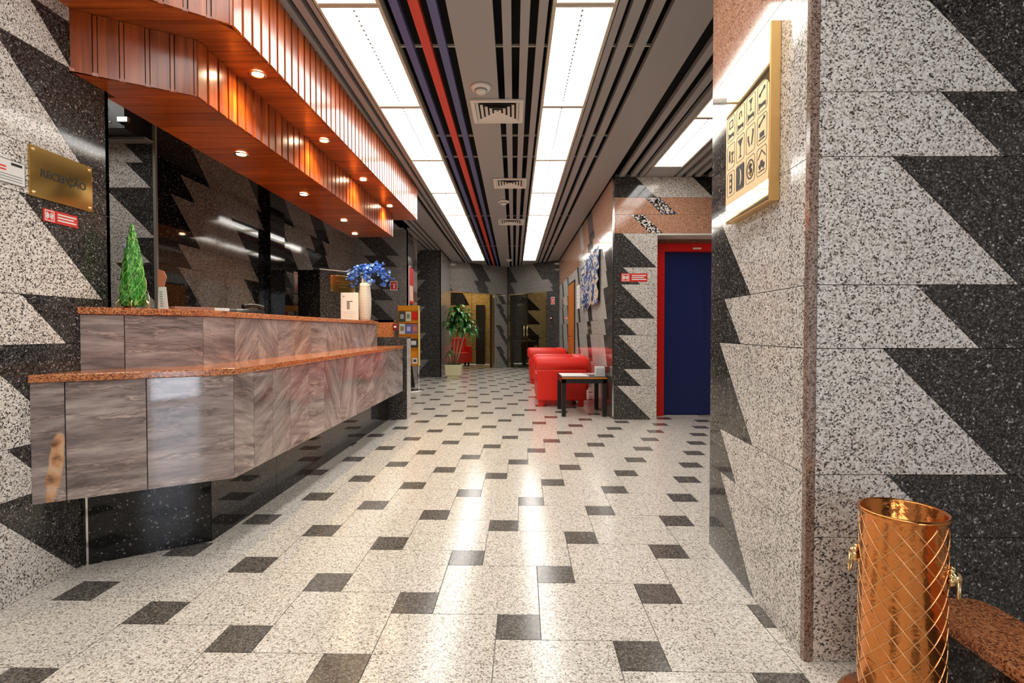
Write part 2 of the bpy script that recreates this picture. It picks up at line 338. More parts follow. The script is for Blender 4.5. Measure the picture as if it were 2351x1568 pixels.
# dark wall with light triangles in the left recess, and its return
wr = backing('wall_recess', [(-3.1,-1.67,11.67,13.6,0,ZT)], 'dark granite wall with light triangles behind the orange leaflet stand')
panels(wr, (0,11.65), (1,0), (0,-1), -3.1, -1.65, [(z0,z1 if i < 8 else ZT,G,[(b,D)]) for i,((z0,z1),b) in enumerate(zip(ZR,[-1.92,-2.06,-1.98,-2.08,-2.0,-2.1,-2.0,-2.1,-2.1]))], k=-0.85)
panels(wr, (-1.65,0), (0,1), (1,0), 11.65, 13.45, [(z0,z1 if i < 8 else ZT,G,[]) for i,(z0,z1) in enumerate(ZR)])
wx = backing('wall_recess_side', [(-3.3,-3.1,9.6,13.6,0,ZT)], None, G_DARK)
# far corner: two oblique walls with glazed doors
VA, VC, VB = Vector((-1.7,13.4)), Vector((-.2,14.75)), Vector((1.16,13.2746))
def oblique(name, p, q, rows, hole, label, k):
    d = (q-p); Ln = d.length; d = d/Ln; n = Vector((d.y,-d.x))
    bb = MB(); M = Matrix(((d.x,-n.x,0,p.x),(d.y,-n.y,0,p.y),(0,0,1,0),(0,0,0,1)))   # local x along the wall, y into the wall
    bb.obox(M, 0,hole[0],T_PAN,.2,0,ZT); bb.obox(M, hole[1],Ln,T_PAN,.2,0,ZT); bb.obox(M, hole[0],hole[1],T_PAN,.2,hole[2],ZT)
    w_ = struct(bb.build(name, GROUT), label)
    panels(w_, p, d, n, 0, Ln, rows, k=k, holes=[hole])
    return w_, M, Ln
vl_rows = [(z0,z1,G,[(1.60 if i % 2 else 1.72,D),(1.78 if i % 2 else 1.86,G)]) for i,(z0,z1) in enumerate(ZR[:6])] + [(1.8,2.08,G,[(1.62,D),(1.8,G)]),(2.08,2.2,D,[(.05,G),(.93,D),(1.28,G)]),(2.2,2.4,D,[(-.05,G),(.82,D),(1.18,G)]),(2.4,ZT,D,[(-.27,G),(.66,D),(1.09,G)])]
wvl, MVL, LVL = oblique('wall_far_left', VA, VC, vl_rows, (.012,1.545,2.08), 'oblique grey granite wall with the left glass door at the far end', .75)
vr_rows = [(z0,z1,D,[]) for (z0,z1) in ZR[:6]] + [(1.8,2.08,D,[]),(2.08,2.2,D,[(.26,G),(1.7,D)]),(2.2,2.4,D,[(.12,G),(1.63,D)]),(2.4,ZT,D,[(.07,G),(1.04,D)])]
wvr, MVR, LVR = oblique('wall_far_right', VC, VB, vr_rows, (.07,1.555,2.08), 'oblique grey granite wall with the right glass door at the far end', .77)
# right corridor wall
wc = backing('wall_corridor_right', [(1.182,1.5,6.3,14.2,0,ZT)], 'grey granite corridor wall behind the red armchairs')
cr = []
for i,(z0,z1) in enumerate(ZR):
    j = [0,.10,.03,.12,.05,.0,.08,0,0][i]
    if z0 >= 2.2: cr.append((z0,z1 if i < 8 else ZT,G_PINK,[(7.0+i*.1,D),(7.5+i*.1,G_PINK),(8.9,L),(9.3,G_PINK)]))
    else: cr.append((z0,z1,D,[(6.42+j+(z1-z0)*.7,L),(7.6+j+(z1-z0)*.7,D),(8.0+j+(z1-z0)*.7,L),(9.25+j,D),(9.5+j,L),(11.0+j,D),(11.3+j,L),(12.2+j,D),(12.5+j,L)]))
panels(wc, (1.162,0), (0,1), (-1,0), 6.137, 13.27, cr, k=-.7)
# pier beside the lift and the header above it
wp = backing('wall_lift_pier', [(1.182,1.669,6.135,6.9,0,2.2),(1.182,3.4,6.135,6.9,2.2,ZT)], 'granite pier beside the lift with a dark sawtooth edge and pink bands above')
PB = [1.222,1.30,1.232,1.253,1.262,1.286,1.277]
panels(wp, (0,6.115), (1,0), (0,-1), 1.162, 1.689, [(z0,z1,D,[(b,L)]) for (z0,z1),b in zip(ZR[:7],PB)])
panels(wp, (0,6.115), (1,0), (0,-1), 1.162, 3.4, [(2.2,2.42,G_PINK,[(1.375,G_SPECK),(1.53,G_PINK)]),(2.42,2.62,G_PINK,[(1.54,G_SPECK),(1.72,G_PINK)]),(2.62,ZT,D,[(1.43,L),(2.10,K)])], maxlen=2.5)
MB().box(1.669,1.689,6.117,6.42,0,2.2).build('side_panel', G_PINKD, wp)
MB().box(1.669,3.4,6.117,6.45,2.18,2.2).build('soffit_panel', WPLAST, wp)
MB().box(1.160,1.182,6.113,6.135,0,ZT).build('corner_bead', CHROME, wp)
# large pillar at the right
pr_ = backing('wall_pillar_right', [(1.0,2.6,1.65,2.523,0,ZT)], 'big polished granite pillar at the right, light with dark zigzag edges')
d = Vector((.042,.913)).normalized()
PLB = [2.395,2.40,2.42,2.36,2.455,2.36,2.42]
def sd(y): return (y-1.63)/d.y
rows = [(z0,z1,L,[(sd(b),D)]) for (z0,z1),b in zip(ZR[:7],PLB)] + [(2.2,2.4,G_PINK,[]),(2.4,ZT,G_PINK,[])]
panels(pr_, (.925,1.63), d, (-d.y,d.x), 0.022, .914, rows, k=-.95)
FBK = [1.10,1.182,1.161,1.264,1.182,1.329,1.168,1.2,1.1]
panels(pr_, (0,1.63), (1,0), (0,-1), .953, 2.6, [(z0,z1 if i < 8 else ZT,L,[(b,D)]) for i,((z0,z1),b) in enumerate(zip(ZR,FBK))], maxlen=2.0)
MB().box(.924,.951,1.629,1.651,0,ZT).build('edge_strip', granite('granite_rose_brown', [(0,(.10,.06,.045)),(.25,(.27,.18,.145)),(.6,(.40,.29,.24))], 260, .12), pr_)
MB().box(.967,2.6,2.523,2.543,0,ZT).build('back_panel', G_DARK, pr_)
backing('wall_right', [(2.6,2.8,-3.0,2.543,0,ZT),(3.4,3.6,2.3,6.9,0,ZT),(2.6,3.6,2.3,2.543,0,ZT)], None, G_LIGHT)
# street front behind the viewpoint, with a glazed entrance
wfb = MB(); wfb.box(-2.4,1.35,-3.2,-3.0,0,ZT); wfb.box(2.15,2.8,-3.2,-3.0,0,ZT); wfb.box(1.35,2.15,-3.2,-3.0,2.25,ZT); struct(wfb.build('wall_front', G_LIGHT))
dn = struct(MB().box(1.39,2.11,-3.12,-3.11,.05,2.21).build('door_3', plain('clear_glass', (.95,.97,1), .0, trans=1.0, ior=1.02)))
fr = MB()
for x in (1.35,2.11): fr.box(x,x+.04,-3.14,-3.09,0,2.25)
fr.box(1.39,2.11,-3.14,-3.09,0,.05); fr.box(1.39,2.11,-3.14,-3.09,2.21,2.25); fr.build('door_frame', CHROME, dn)

# ------------------------------------------------------------------ floor
floor = struct(MB().box(-4.2,3.6,-3.2,17.5,-.12,-.0105).build('floor', FGROUT), 'polished light granite floor with small dark square insets')
AX = Matrix.Rotation(-.0175, 4, 'Z'); OX, OY = .016, 1.8213; A_, b_, c_ = .4, .1555, .1548
gq = .0014
mt = MB().box(gq,.3996-gq,gq,.3996-gq,-.0105,0).mesh('large_tile', G_FLOOR)
ms = MB().box(gq,b_-gq,gq,c_-gq,-.0105,0).mesh('small_tile', G_FDARK)
cand = []
for i in range(-45, 46):
    for j in range(-45, 60):
        lx = i*A_ + j*b_ - b_/2; ly = -i*c_ + j*A_ - c_/2
        for kind, (ax, ay, sx, sy) in (('s', (lx, ly, b_, c_)), ('l', (lx+b_, ly, A_, A_))):
            p = AX @ Vector((ax, ay, 0)) + Vector((OX, OY, 0)); c = AX @ Vector((ax+sx/2, ay+sy/2, 0)) + Vector((OX, OY, 0))
            if -3.9 < c.x < 3.35 and -2.95 < c.y < 15.6: cand.append((kind, p, c))
def seen(c):
    u = c.x/c.y if c.y > .3 else 9
    if not (c.y > 1.15 and abs(u) < 1.02): return False
    if c.y < 2.6 and (c.x < -2.1 or c.x > 1.1): return False
    if 2.6 <= c.y < 6.1 and (c.x < -1.7 or c.x > .39*c.y): return False
    if 6.1 <= c.y < 9.3 and not (-1.95 < c.x < 1.2): return c.y < 6.6 and 1.2 <= c.x < 2.7
    if c.y >= 9.3 and not (-2.3 < c.x < 1.2): return False
    return c.y < 15.0
rest = {'l': MB(), 's': MB()}; cnt = {'l': 0, 's': 0}
cand.sort(key=lambda t: t[2].length)
for kind, p, c in cand:
    if seen(c) and cnt[kind] < 298:
        cnt[kind] += 1; o = link('large_tile' if kind == 'l' else 'small_tile', mt if kind == 'l' else ms, floor, p, (0,0,-.0175))
    else:
        t = MB().box(gq,(.3996 if kind == 'l' else b_)-gq,gq,(.3996 if kind == 'l' else c_)-gq,-.0105,0).xf(Matrix.Translation(p) @ AX); rest[kind].add(t.v, t.f)
for kind, nm, m in (('l','outlying_large_tiles',G_FLOOR),('s','outlying_small_tiles',G_FDARK)):
    rest[kind].build(nm, m, floor)['kind'] = 'stuff'

# ------------------------------------------------------------------ ceiling
ceil = struct(MB().box(-4.2,3.6,-3.2,17.0,3.06,3.16).box(-4.2,3.6,14.9,14.95,2.86,3.06).box(-4.2,3.6,-3.2,-3.0,2.86,3.06).box(-4.2,-4.1,-3.0,14.9,2.86,3.06).box(3.5,3.6,-3.0,14.9,2.86,3.06).build('ceiling', BLACK), 'dark ceiling of long grey metal slats with light strips')
ALC = MB().box(-4.0,-1.36,-3.0,1.9,2.862,2.9).box(-4.0,-3.46,1.9,9.3,2.862,2.9).box(-3.46,-2.05,3.8,9.3,2.862,2.9).box(-3.46,-2.05,1.9,2.65,2.862,2.9).box(-3.05,-2.05,2.65,3.8,2.862,2.9).box(-4.2,-2.3,9.3,14.9,2.862,2.9).box(1.2,3.6,6.15,14.9,2.862,2.9).box(2.6,3.6,-3.2,2.5,2.862,2.9).build('solid_ceiling', SLAT, ceil)
def slat(x0, x1, y0, y1, m): MB().box(x0,x1,y0,y1,2.86,2.90).build('ceiling_slat', m, ceil)
Y0, Y1 = -2.9, 14.9
for x0,x1,m in [(-1.290,-1.245,SLAT),(-1.214,-1.165,SLAT),(-1.135,-1.10,SLAT),(-.69,-.642,SLAT_B),(-.585,-.527,SLAT_R),(-.48,-.43,SLAT_B),(-.376,-.119,SLAT),(-.070,-.016,SLAT),(.036,.090,SLAT),(.139,.190,SLAT),(.580,.625,SLAT),(.655,.722,SLAT),(.767,.832,SLAT),(.880,1.145,SLAT)]:
    slat(x0,x1,Y0,Y1,m)
for x0,x1 in [(1.235,1.295),(1.365,1.425),(1.470,1.515)]: slat(x0,x1,2.55,6.11,SLAT)
for x0,x1 in [(1.90,1.96),(2.01,2.07),(2.12,2.18),(2.28,2.6),(2.7,2.76),(2.81,2.87),(2.92,2.98),(3.06,3.4)]: slat(x0,x1,2.55,6.11,SLAT)
for x0,x1 in [(-1.62,-1.345),(-1.72,-1.665),(-1.82,-1.765),(-1.92,-1.865),(-2.25,-1.98)]: slat(x0,x1,6.68 if x0 > -1.9 else 9.3,14.9,SLAT)
for y in (3.4,4.95,5.55,8.4,11.4): MB().box(-1.3,1.15,y,y+.012,2.905,2.92).build('carrier_bar', CREAM, ceil)
SLATLIP = plain('cream_lip', (.62,.55,.44), .45)
def light_strip(x0, x1, ys, row, behind=0):
    for i,(a,b) in enumerate(ys):
        lab = '%s lit ceiling panel from the camera in the %s' % (ORD[i-behind], row) if i >= behind else 'added lit panel behind the camera, %s from the street, %s' % (ORD[i], 'left strip' if x0 < 0 else 'right strip')
        e = empty('ceiling_light', ((x0+x1)/2,(a+b)/2,2.86)); tag(e, lab, 'ceiling light', 'lit panels of the ceiling strips')
        w2, h2 = (x1-x0)/2, (b-a)/2
        for q0, q1 in ((-w2-.02,-w2),(w2,w2+.02)): MB().box(q0,q1,-h2,h2,0,.07).build('side_rail', SLATLIP, e)
        for q0, q1 in ((-h2,-h2+.02),(h2-.02,h2)): MB().box(-w2,w2,q0,q1,.005,.069).build('end_bar', SLATLIP, e)
        MB().box(-w2-.02,w2+.02,-h2,h2,.0705,.09).build('housing', BLACKM, e)
        for sgn in (-1,1):
            q0, q1 = sorted((sgn*.004, sgn*(w2-.003))); MB().box(q0,q1,-h2+.022,h2-.022,.045,.050).build('diffuser', DIFF, e)
        ss = MB(); n_ = 26
        for k in range(n_): y = -h2+.05+(2*h2-.1)*k/(n_-1); ss.box(-.006,.006,y-.009,y+.009,.036,.044)
        ss.build('centre_clips', GREYINK, e)['kind'] = 'stuff'
ysL = [(-2.345+1.315*k, -2.345+1.315*(k+1)-.004) for k in range(12)]  # panels behind the camera are unseen, added to brighten the right pillar's front
light_strip(-1.085,-.760, ysL, 'strip left of the red slat', 3); light_strip(.235,.553, ysL, 'strip right of the air vents', 3)
light_strip(1.545,1.85, [(3.15,4.45),(4.455,5.77)], 'short strip before the lift')
light_strip(-3.42,-3.09, [(2.67,3.78)], 'ceiling behind the reception counter')
MB().box(1.53,1.87,5.775,6.11,2.86,2.9).build('ceiling_slat', SLAT, ceil)
MB().box(1.53,1.87,2.55,3.14,2.86,2.9).build('ceiling_slat', SLAT, ceil)
for x0,x1 in ((-1.085,-.76),(.235,.553)):
    MB().box(x0-.02,x1+.02,13.44,14.9,2.86,2.9).build('ceiling_slat', SLAT, ceil); MB().box(x0-.02,x1+.02,-2.9,-2.36,2.86,2.9).build('ceiling_slat', SLAT, ceil)
def vent(x, y, w2, h2, label):
    e = empty('air_vent', (x,y,2.86)); tag(e, label, 'air vent', 'air vents along the ceiling')
    def ring(a, b, z0, z1, t): 
        m = MB(); m.box(-a,a,-b,-b+t,z0,z1); m.box(-a,a,b-t,b,z0,z1); m.box(-a,-a+t,-b+t,b-t,z0,z1); m.box(a-t,a,-b+t,b-t,z0,z1); return m
    ring(w2,h2,-.018,0,.035).build('frame', WPLAST, e, bevel=.004)
    for k in range(5):
        f = .82-.17*k
        m = MB(); a,b = w2*f, h2*f; c_, d_ = w2*(f-.10), h2*(f-.10)
        P = [(-a,-b,-.016+.002*k),(a,-b,-.016+.002*k),(a,b,-.016+.002*k),(-a,b,-.016+.002*k),(-c_,-d_,-.002),(c_,-d_,-.002),(c_,d_,-.002),(-c_,d_,-.002)]
        m.add(P, [(0,1,5,4),(1,2,6,5),(2,3,7,6),(3,0,4,7)]); m.build('louvre', WPLAST, e)
    MB().box(-w2+.01,w2-.01,-h2+.01,h2-.01,-.001,0).build('backing', BLACK, e)
vent(-.135,4.28,.21,.22,'nearest square white air vent with stepped louvres')
vent(-.05,6.35,.20,.20,'second white air vent from the camera along the ceiling')
vent(-.05,8.6,.21,.22,'farthest white air vent along the ceiling')
def smoke(x, y, label, r=.075):
    e = empty('smoke_detector', (x,y,2.86)); tag(e, label, 'smoke detector', 'smoke detectors on the ceiling')
    MB().lathe([(0,0),(r,0),(r*1.02,-.012),(r*.8,-.025),(0,-.025)],n=28).build('base', WPLAST, e, True)
    MB().lathe([(r*.55,-.025),(r*.5,-.045),(r*.3,-.055),(0,-.055)],n=24).build('sensor', WPLAST, e, True)
    MB().lathe([(r*.62,-.026),(r*.62,-.034),(r*.54,-.034)],n=24).build('slot_ring', GREYINK, e)
smoke(-.245,3.86,'nearest cream smoke detector in front of the large air vent')
smoke(-.15,7.25,'second smoke detector from the camera, between two air vents', .085)
smoke(-.13,13.2,'farthest small smoke detector near the far corner', .08)

# ------------------------------------------------------------------ wooden canopy over the counter
can = empty('wooden_canopy', (-1.6,4.3,2.19)); tag(can, 'two tiered varnished wooden canopy hanging over the reception counter', 'canopy')
IC = Matrix.Translation((1.6,-4.3,-2.19))
def tier(name, pA, pB, pC, xin, z0, z1):
    """pA on the wall, pB corner, pC far end (outer line); xin = inner edge"""
    A, B, Cc = Vector(pA), Vector(pB), Vector(pC); t = .014
    dA = (B-A).normalized(); nA = Vector((dA.y,-dA.x)); dB = (Cc-B).normalized(); nB = Vector((dB.y,-dB.x))
    core = MB(); P = [A-nA*t, B-nA*t-nB*t*.4, Cc-nB*t, Vector((xin,Cc.y)), Vector((xin,2.62)), Vector((-1.94,2.50))]
    core.poly([(p.x,p.y,z0+t) for p in P], (0,0,z1-z0-t-.001)); co = core.xf(IC).build(name, WOOD_DK, can)
    def boards(p, q, n, wd):
        dd = q-p; Ln = dd.length; dd = dd/Ln; k = max(1, round(Ln/wd)); st = Ln/k
        for i in range(k):
            a = p + dd*(i*st); b = p + dd*((i+1)*st)
            w1 = a + dd*(.0035); w2 = b - dd*(.018); w3 = b - dd*.0145; w4 = b - dd*.0005
            for (s_, e_, th) in ((w1,w2,t),(w3,w4,t*.55)):
                MB().poly([(s_.x-n.x*t,s_.y-n.y*t,z0),(e_.x-n.x*t,e_.y-n.y*t,z0),(e_.x-n.x*(t-th),e_.y-n.y*(t-th),z0),(s_.x-n.x*(t-th),s_.y-n.y*(t-th),z0)], (0,0,z1-z0-.002)).xf(IC).build('fascia_board' if th == t else 'fascia_bead', WOOD_V, co)
    boards(A, B, nA, .088); boards(B, Cc, nB, .088)
    # soffit boards run across
    y = min(A.y,B.y); wd = .0885
    def xout(yy):
        if yy <= B.y: return A.x + (B.x-A.x)*(yy-A.y)/(B.y-A.y)
        return B.x + (Cc.x-B.x)*(yy-B.y)/(Cc.y-B.y)
    while y < Cc.y-.02:
        y2 = min(y+wd-.003, Cc.y-.001); xi = xin if y > 2.5 else -1.94
        MB().poly([(xi,y,z0),(max(xout(y)-t*1.2,xi+.002),y,z0),(max(xout(y2)-t*1.2,xi+.004),y2,z0),(xi,y2,z0)], (0,0,t)).xf(IC).build('soffit_board', WOOD_H, co)
        y += wd
    return co
tier('lower_tier', (-1.94,2.27), (-1.53,2.52), (-1.465,6.30), -1.985, 2.19, 2.46)
tier('upper_tier', (-1.94,1.92), (-1.29,2.40), (-1.228,6.60), -1.98, 2.46, 2.858)
def downlight(x, y, z, label):
    e = empty('downlight', (x,y,z-.0055)); tag(e, label, 'downlight', 'recessed downlights of the canopy')
    MB().lathe([(.030,.004),(.044,.001),(.048,-.004),(.040,-.007),(.031,-.003)],n=24).build('trim_ring', BRASSL, e, True)
    MB().lathe([(0,-.001),(.030,-.001)],n=20).build('lamp', HALO, e)
    l = bpy.data.lights.new('halogen_lamp','SPOT'); l.energy = SPOT_W; l.color = (1,.74,.42); l.spot_size = 2.3; l.spot_blend = .8; l.shadow_soft_size = .03
    lo = bpy.data.objects.new('halogen_lamp', l); COL.objects.link(lo); lo.parent = e; lo.location = (0,0,-.012)
for i,y in enumerate((2.843,3.828,4.813,5.832)): downlight(-1.398,y,2.459,'%s downlight from the left in the upper canopy tier' % ORD[i])
for i,y in enumerate((3.323,4.303,5.317,6.05)): downlight(-1.745 if i < 3 else -1.86,y,2.189,'%s downlight from the left in the lower canopy tier' % ORD[i])

# ------------------------------------------------------------------ reception counter
cnt_ = empty('reception_counter', (-1.6,4.0,0)); tag(cnt_, 'long reception counter of purple grey marble with red granite ledges', 'counter')
ICN = Matrix.Translation((1.6,-4.0,0))
def v2(*p): return Vector(p)
LA, LBc, LC = v2(-1.94,2.055), v2(-1.33,2.44), v2(-1.296,6.0)
UA, UB, UC = v2(-1.94,2.30), v2(-1.605,2.66), v2(-1.59,6.0)
def run(p, q, cuts, z0, z1, mat, th, parent, name, gap=.0018):
    dd = (q-p); Ln = dd.length; dd = dd/Ln; n = Vector((dd.y,-dd.x))
    for a,b in zip(cuts[:-1],cuts[1:]):
        s_ = p + dd*(a*Ln+gap); e_ = p + dd*(b*Ln-gap); s2 = s_-n*th; e2 = e_-n*th
        MB().poly([(s_.x,s_.y,z0),(e_.x,e_.y,z0),(e2.x,e2.y,z0),(s2.x,s2.y,z0)], (0,0,z1-z0)).xf(ICN).build(name, mat, parent)
off = .022
def inset(A,B,C,t):
    dA=(B-A).normalized(); nA=v2(dA.y,-dA.x); dB=(C-B).normalized(); nB=v2(dB.y,-dB.x)
    # corner offset
    m = (nA+nB); m = m/(m.dot(nA)); return A-nA*t, B-m*t, C-nB*t
def body(name, A, B, C, xb, z0, z1, t):
    a,b,c = inset(A,B,C,t); a = a + (b-a).normalized()*.02
    P = [a,b,c,v2(xb,c.y),v2(xb,2.9),v2(-1.93,2.50)]
    return MB().poly([(p.x,p.y,z0) for p in P], (0,0,z1-z0)).xf(ICN).build(name, GROUT, cnt_)
lb = body('lower_body', LA,LBc,LC,-1.75,.356,.846,off)
ub = body('upper_body', UA,UB,UC,-1.75,.846,1.13,off)
run(LA, LBc, [0,.15], .355,.845, MARBLE2, .02, lb, 'marble_panel'); run(LA, LBc, [.15,.53,1], .355,.845, MARBLE, .02, lb, 'marble_panel')
run(LBc, LC, [0,.052,.108,.170,.245,.32,.41,.52,.66,.80,1], .355,.845, MARBLE_T, .02, lb, 'marble_panel')
run(UA, UB, [0,.33,1], .878,1.128, MARBLE, .02, ub, 'marble_panel')
run(UB, UC, [0,.09,.17,.25,.33,.42,.52,.63,.75,.87,1], .878,1.128, MARBLE_T, .02, ub, 'marble_panel')
def ledge(name, A, B, C, xb, z0, z1, over):
    a,b,c = inset(A,B,C,-over); a = v2(-1.938, a.y + (b.y-a.y)*(-1.938-a.x)/(b.x-a.x))
    P = [a,b,c,v2(xb,c.y),v2(xb,2.92 if xb > -1.8 else 2.75),v2(-1.938,2.49)]
    return MB().poly([(p.x,p.y,z0) for p in P], (0,0,z1-z0)).xf(ICN).build(name, G_RED, cnt_, bevel=.004)
ledge('lower_ledge', LA,LBc,LC,-1.70,.846,.878,.010)
ledge('upper_ledge', UA,UB,UC,-2.05,1.130,1.162,.012)
# recessed plinth
PA, PB2, PC = v2(-1.935,2.29), v2(-1.515,2.561), v2(-1.485,6.05)
pb = MB().poly([(p.x,p.y,.0) for p in (inset(PA,PB2,PC,.02)+(v2(-1.75,6.05),v2(-1.75,2.9),v2(-1.93,2.5)))], (0,0,.355)).xf(ICN).build('plinth', GROUT, cnt_)
run(PA, PB2, [0,.02,1], 0,.353, G_BLACK, .02, pb, 'plinth_panel')
run(PB2, PC, [0,.2,.4,.6,.8,1], 0,.353, G_BLACK, .02, pb, 'plinth_panel')
tr = MB().obox(frame((PA.x+1.6,PA.y-4.0,0),(PB2-PA).to_3d()), .012,.020,.0,.352,0,.004).build('joint_strip', CHROME, pb)
# rear desk of the counter and the red granite end piece
MB().box(-2.05,-1.76,2.78,6.0,.70,.735).xf(ICN).build('desk_top', WOOD_H, cnt_)
MB().box(-1.80,-1.545,6.62,6.66,.88,1.19).box(-2.0,-1.545,6.62,6.75,1.16,1.19).xf(ICN).build('end_piece', G_RED, cnt_)
# granite end wall of the counter
ew = backing('wall_counter_end', [(-1.69,-1.29,6.12,6.35,0,.96)], 'low dark granite end wall behind the far end of the counter')
MB().box(-1.69,-1.272,6.10,6.12,0,.96).build('granite_panel', G_DARK, ew); MB().box(-1.29,-1.272,6.122,6.35,0,.96).build('granite_panel', G_LIGHT, ew)
MB().box(-1.69,-1.272,6.10,6.35,.962,.977).build('capping', G_DARK, ew)
# dark partition behind the counter
M = frame((-2.44,6.5,0), (.41,.5,0)); 
pt = struct(MB().poly([(-2.72,6.52,0),(-2.44,6.52,0),(-2.04,7.0,0),(-2.5,7.3,0)], (0,0,1.80)).build('wall_partition', GROUT), 'dark granite partition with a brass plate behind the white notice')
dp = (v2(-2.03,7.0)-v2(-2.44,6.5)).normalized(); npv = v2(dp.y,-dp.x)
panels(pt, (-2.44,6.5), dp, npv, 0, .645, [(0,.6,D,[]),(.6,1.2,D,[]),(1.2,1.82,D,[])])
panels(pt, (-2.72,6.5), (1,0), (0,-1), 0, .278, [(0,.6,K,[]),(.6,1.2,K,[]),(1.2,1.82,K,[])])
MB().poly([(-2.44,6.495,1.822),(-2.03,6.995,1.822),(-2.05,7.02,1.822),(-2.46,6.52,1.822)], (0,0,.014)).build('capping', WPLAST, pt)

# ------------------------------------------------------------------ lift
lf = empty('lift_entrance', (2.35,6.40,0)); tag(lf, 'lift entrance with blue sliding doors in a bright red frame', 'elevator')
IL = Matrix.Translation((-2.35,-6.40,0))
MB().box(1.75,1.855,6.385,6.50,0,2.13).xf(IL).build('door_jamb', ELRED, lf, bevel=.004)
MB().box(2.80,2.905,6.385,6.50,0,2.13).xf(IL).build('door_jamb', ELRED, lf, bevel=.004)
MB().box(1.855,2.80,6.385,6.50,2.03,2.13).xf(IL).build('door_head', ELRED, lf, bevel=.004)
MB().box(1.857,2.37,6.47,6.49,.01,2.028).xf(IL).build('door_leaf', ELBLUE, lf); MB().box(2.345,2.80,6.492,6.512,.01,2.028).xf(IL).build('door_leaf', ELBLUE, lf)
MB().box(1.75,2.905,6.40,6.515,0,.008).xf(IL).build('sill', CHROME, lf)
MB().box(2.20,2.30,6.379,6.385,2.055,2.075).xf(IL).build('name_plate', WPLAST, lf)
MB().box(1.69,1.749,6.40,6.50,0,2.18).build('surround', G_PINKD, wp); MB().box(1.75,3.4,6.40,6.5,2.131,2.18).build('surround', G_PINKD, wp)
struct(MB().box(1.69,3.4,6.52,6.9,0,2.2).build('wall_lift_back', GROUT))
struct(MB().box(2.906,3.4,6.40,6.52,0,2.13).build('wall_lift_side', G_LIGHT))

# ------------------------------------------------------------------ glazed doors at the far end
def glass_door(name, M, h0, h1, top, label):
    e = struct(MB().obox(M, h0,h0+.03,0,.05,0,top).obox(M, h1-.03,h1,0,.05,0,top).obox(M, h0+.03,h1-.03,0,.05,top-.032,top).build(name, BRASSL), label)
    mid = (h0+h1)/2
    for a,b in ((h0+.031,mid-.003),(mid+.003,h1-.031)): MB().obox(M, a,b,.022,.032,.01,top-.034).build('glass_pane', GLASS, e)
    for s_ in (-1,1):
        q = MB(); x = mid+s_*.06
        q.tube([M@Vector((x,-.05,.9)),M@Vector((x,-.05,1.2))], .012); q.tube([M@Vector((x,-.05,.95)),M@Vector((x,.022,.95))],.008); q.tube([M@Vector((x,-.05,1.15)),M@Vector((x,.022,1.15))],.008)
        q.build('pull_handle', BRASSL, e, True)
    return e
glass_door('door_1', MVL, .012, 1.545, 2.08, 'brass framed glass double door behind the potted plant')
glass_door('door_2', MVR, .07, 1.555, 2.08, 'brass framed glass double door left of the red armchairs')
# rooms behind the doors
YW = granite('granite_yellow', [(0,(.16,.10,.035)),(.3,(.42,.29,.12)),(.7,(.60,.45,.22))], 120, .2)
ra = struct(MB().box(-3.3,-.25,16.2,16.3,0,2.6).box(-3.4,-3.3,13.6,16.3,0,2.6).build('wall_lounge', YW), 'warm lit wall of the room behind the left glass door')
MB().box(-.25,-.15,15.0,17.0,0,2.6).build('side_wall', YW, ra); MB().box(-3.4,1.9,15.0,17.1,2.6,2.7).build('room_ceiling', WPLAST, ra)
for k in range(5): MB().poly([(-.52,16.19,.30+.4*k),(-.52,16.19,.62+.4*k),(-.80,16.19,.62+.4*k)], (0,.009,0)).build('triangle_panel', G_BACK, ra)
for z in (1.85,): MB().poly([(-2.0,16.19,z),(-1.4,16.19,z),(-1.7,16.19,z+.55),(-2.0,16.19,z+.55)], (0,.009,0)).build('triangle_panel', G_BLACK, ra)
ld = struct(MB().box(-1.19,-.92,16.12,16.19,0,1.85).build('door_4', BLACKM), 'dark door seen through the left glass door')
def lamp(nm, e_, loc, col, sz):
    lp = bpy.data.lights.new(nm,'AREA'); lp.energy = e_; lp.size = sz; lp.color = col; lo = bpy.data.objects.new(nm, lp); COL.objects.link(lo); lo.location = loc
lamp('lounge_lamp', 20, (-1.3,15.4,2.55), (1,.78,.42), .6)
rb = struct(MB().box(-.15,1.9,16.6,16.7,0,2.6).box(1.9,2.0,13.9,16.7,0,2.6).build('wall_dining', G_DARK), 'dark wall of the room behind the right glass door')
lamp('dining_lamp', 4, (1.1,15.8,2.55), (1,.85,.6), .5)
MB().box(.45,1.05,16.57,16.595,.2,2.3).build('screen_panel', YW, rb)
for k in range(4): MB().poly([(.45,16.565,.35+.45*k),(.85,16.565,.35+.45*k),(.45,16.565,.75+.45*k)], (0,.004,0)).build('triangle_panel', G_BLACK, rb)

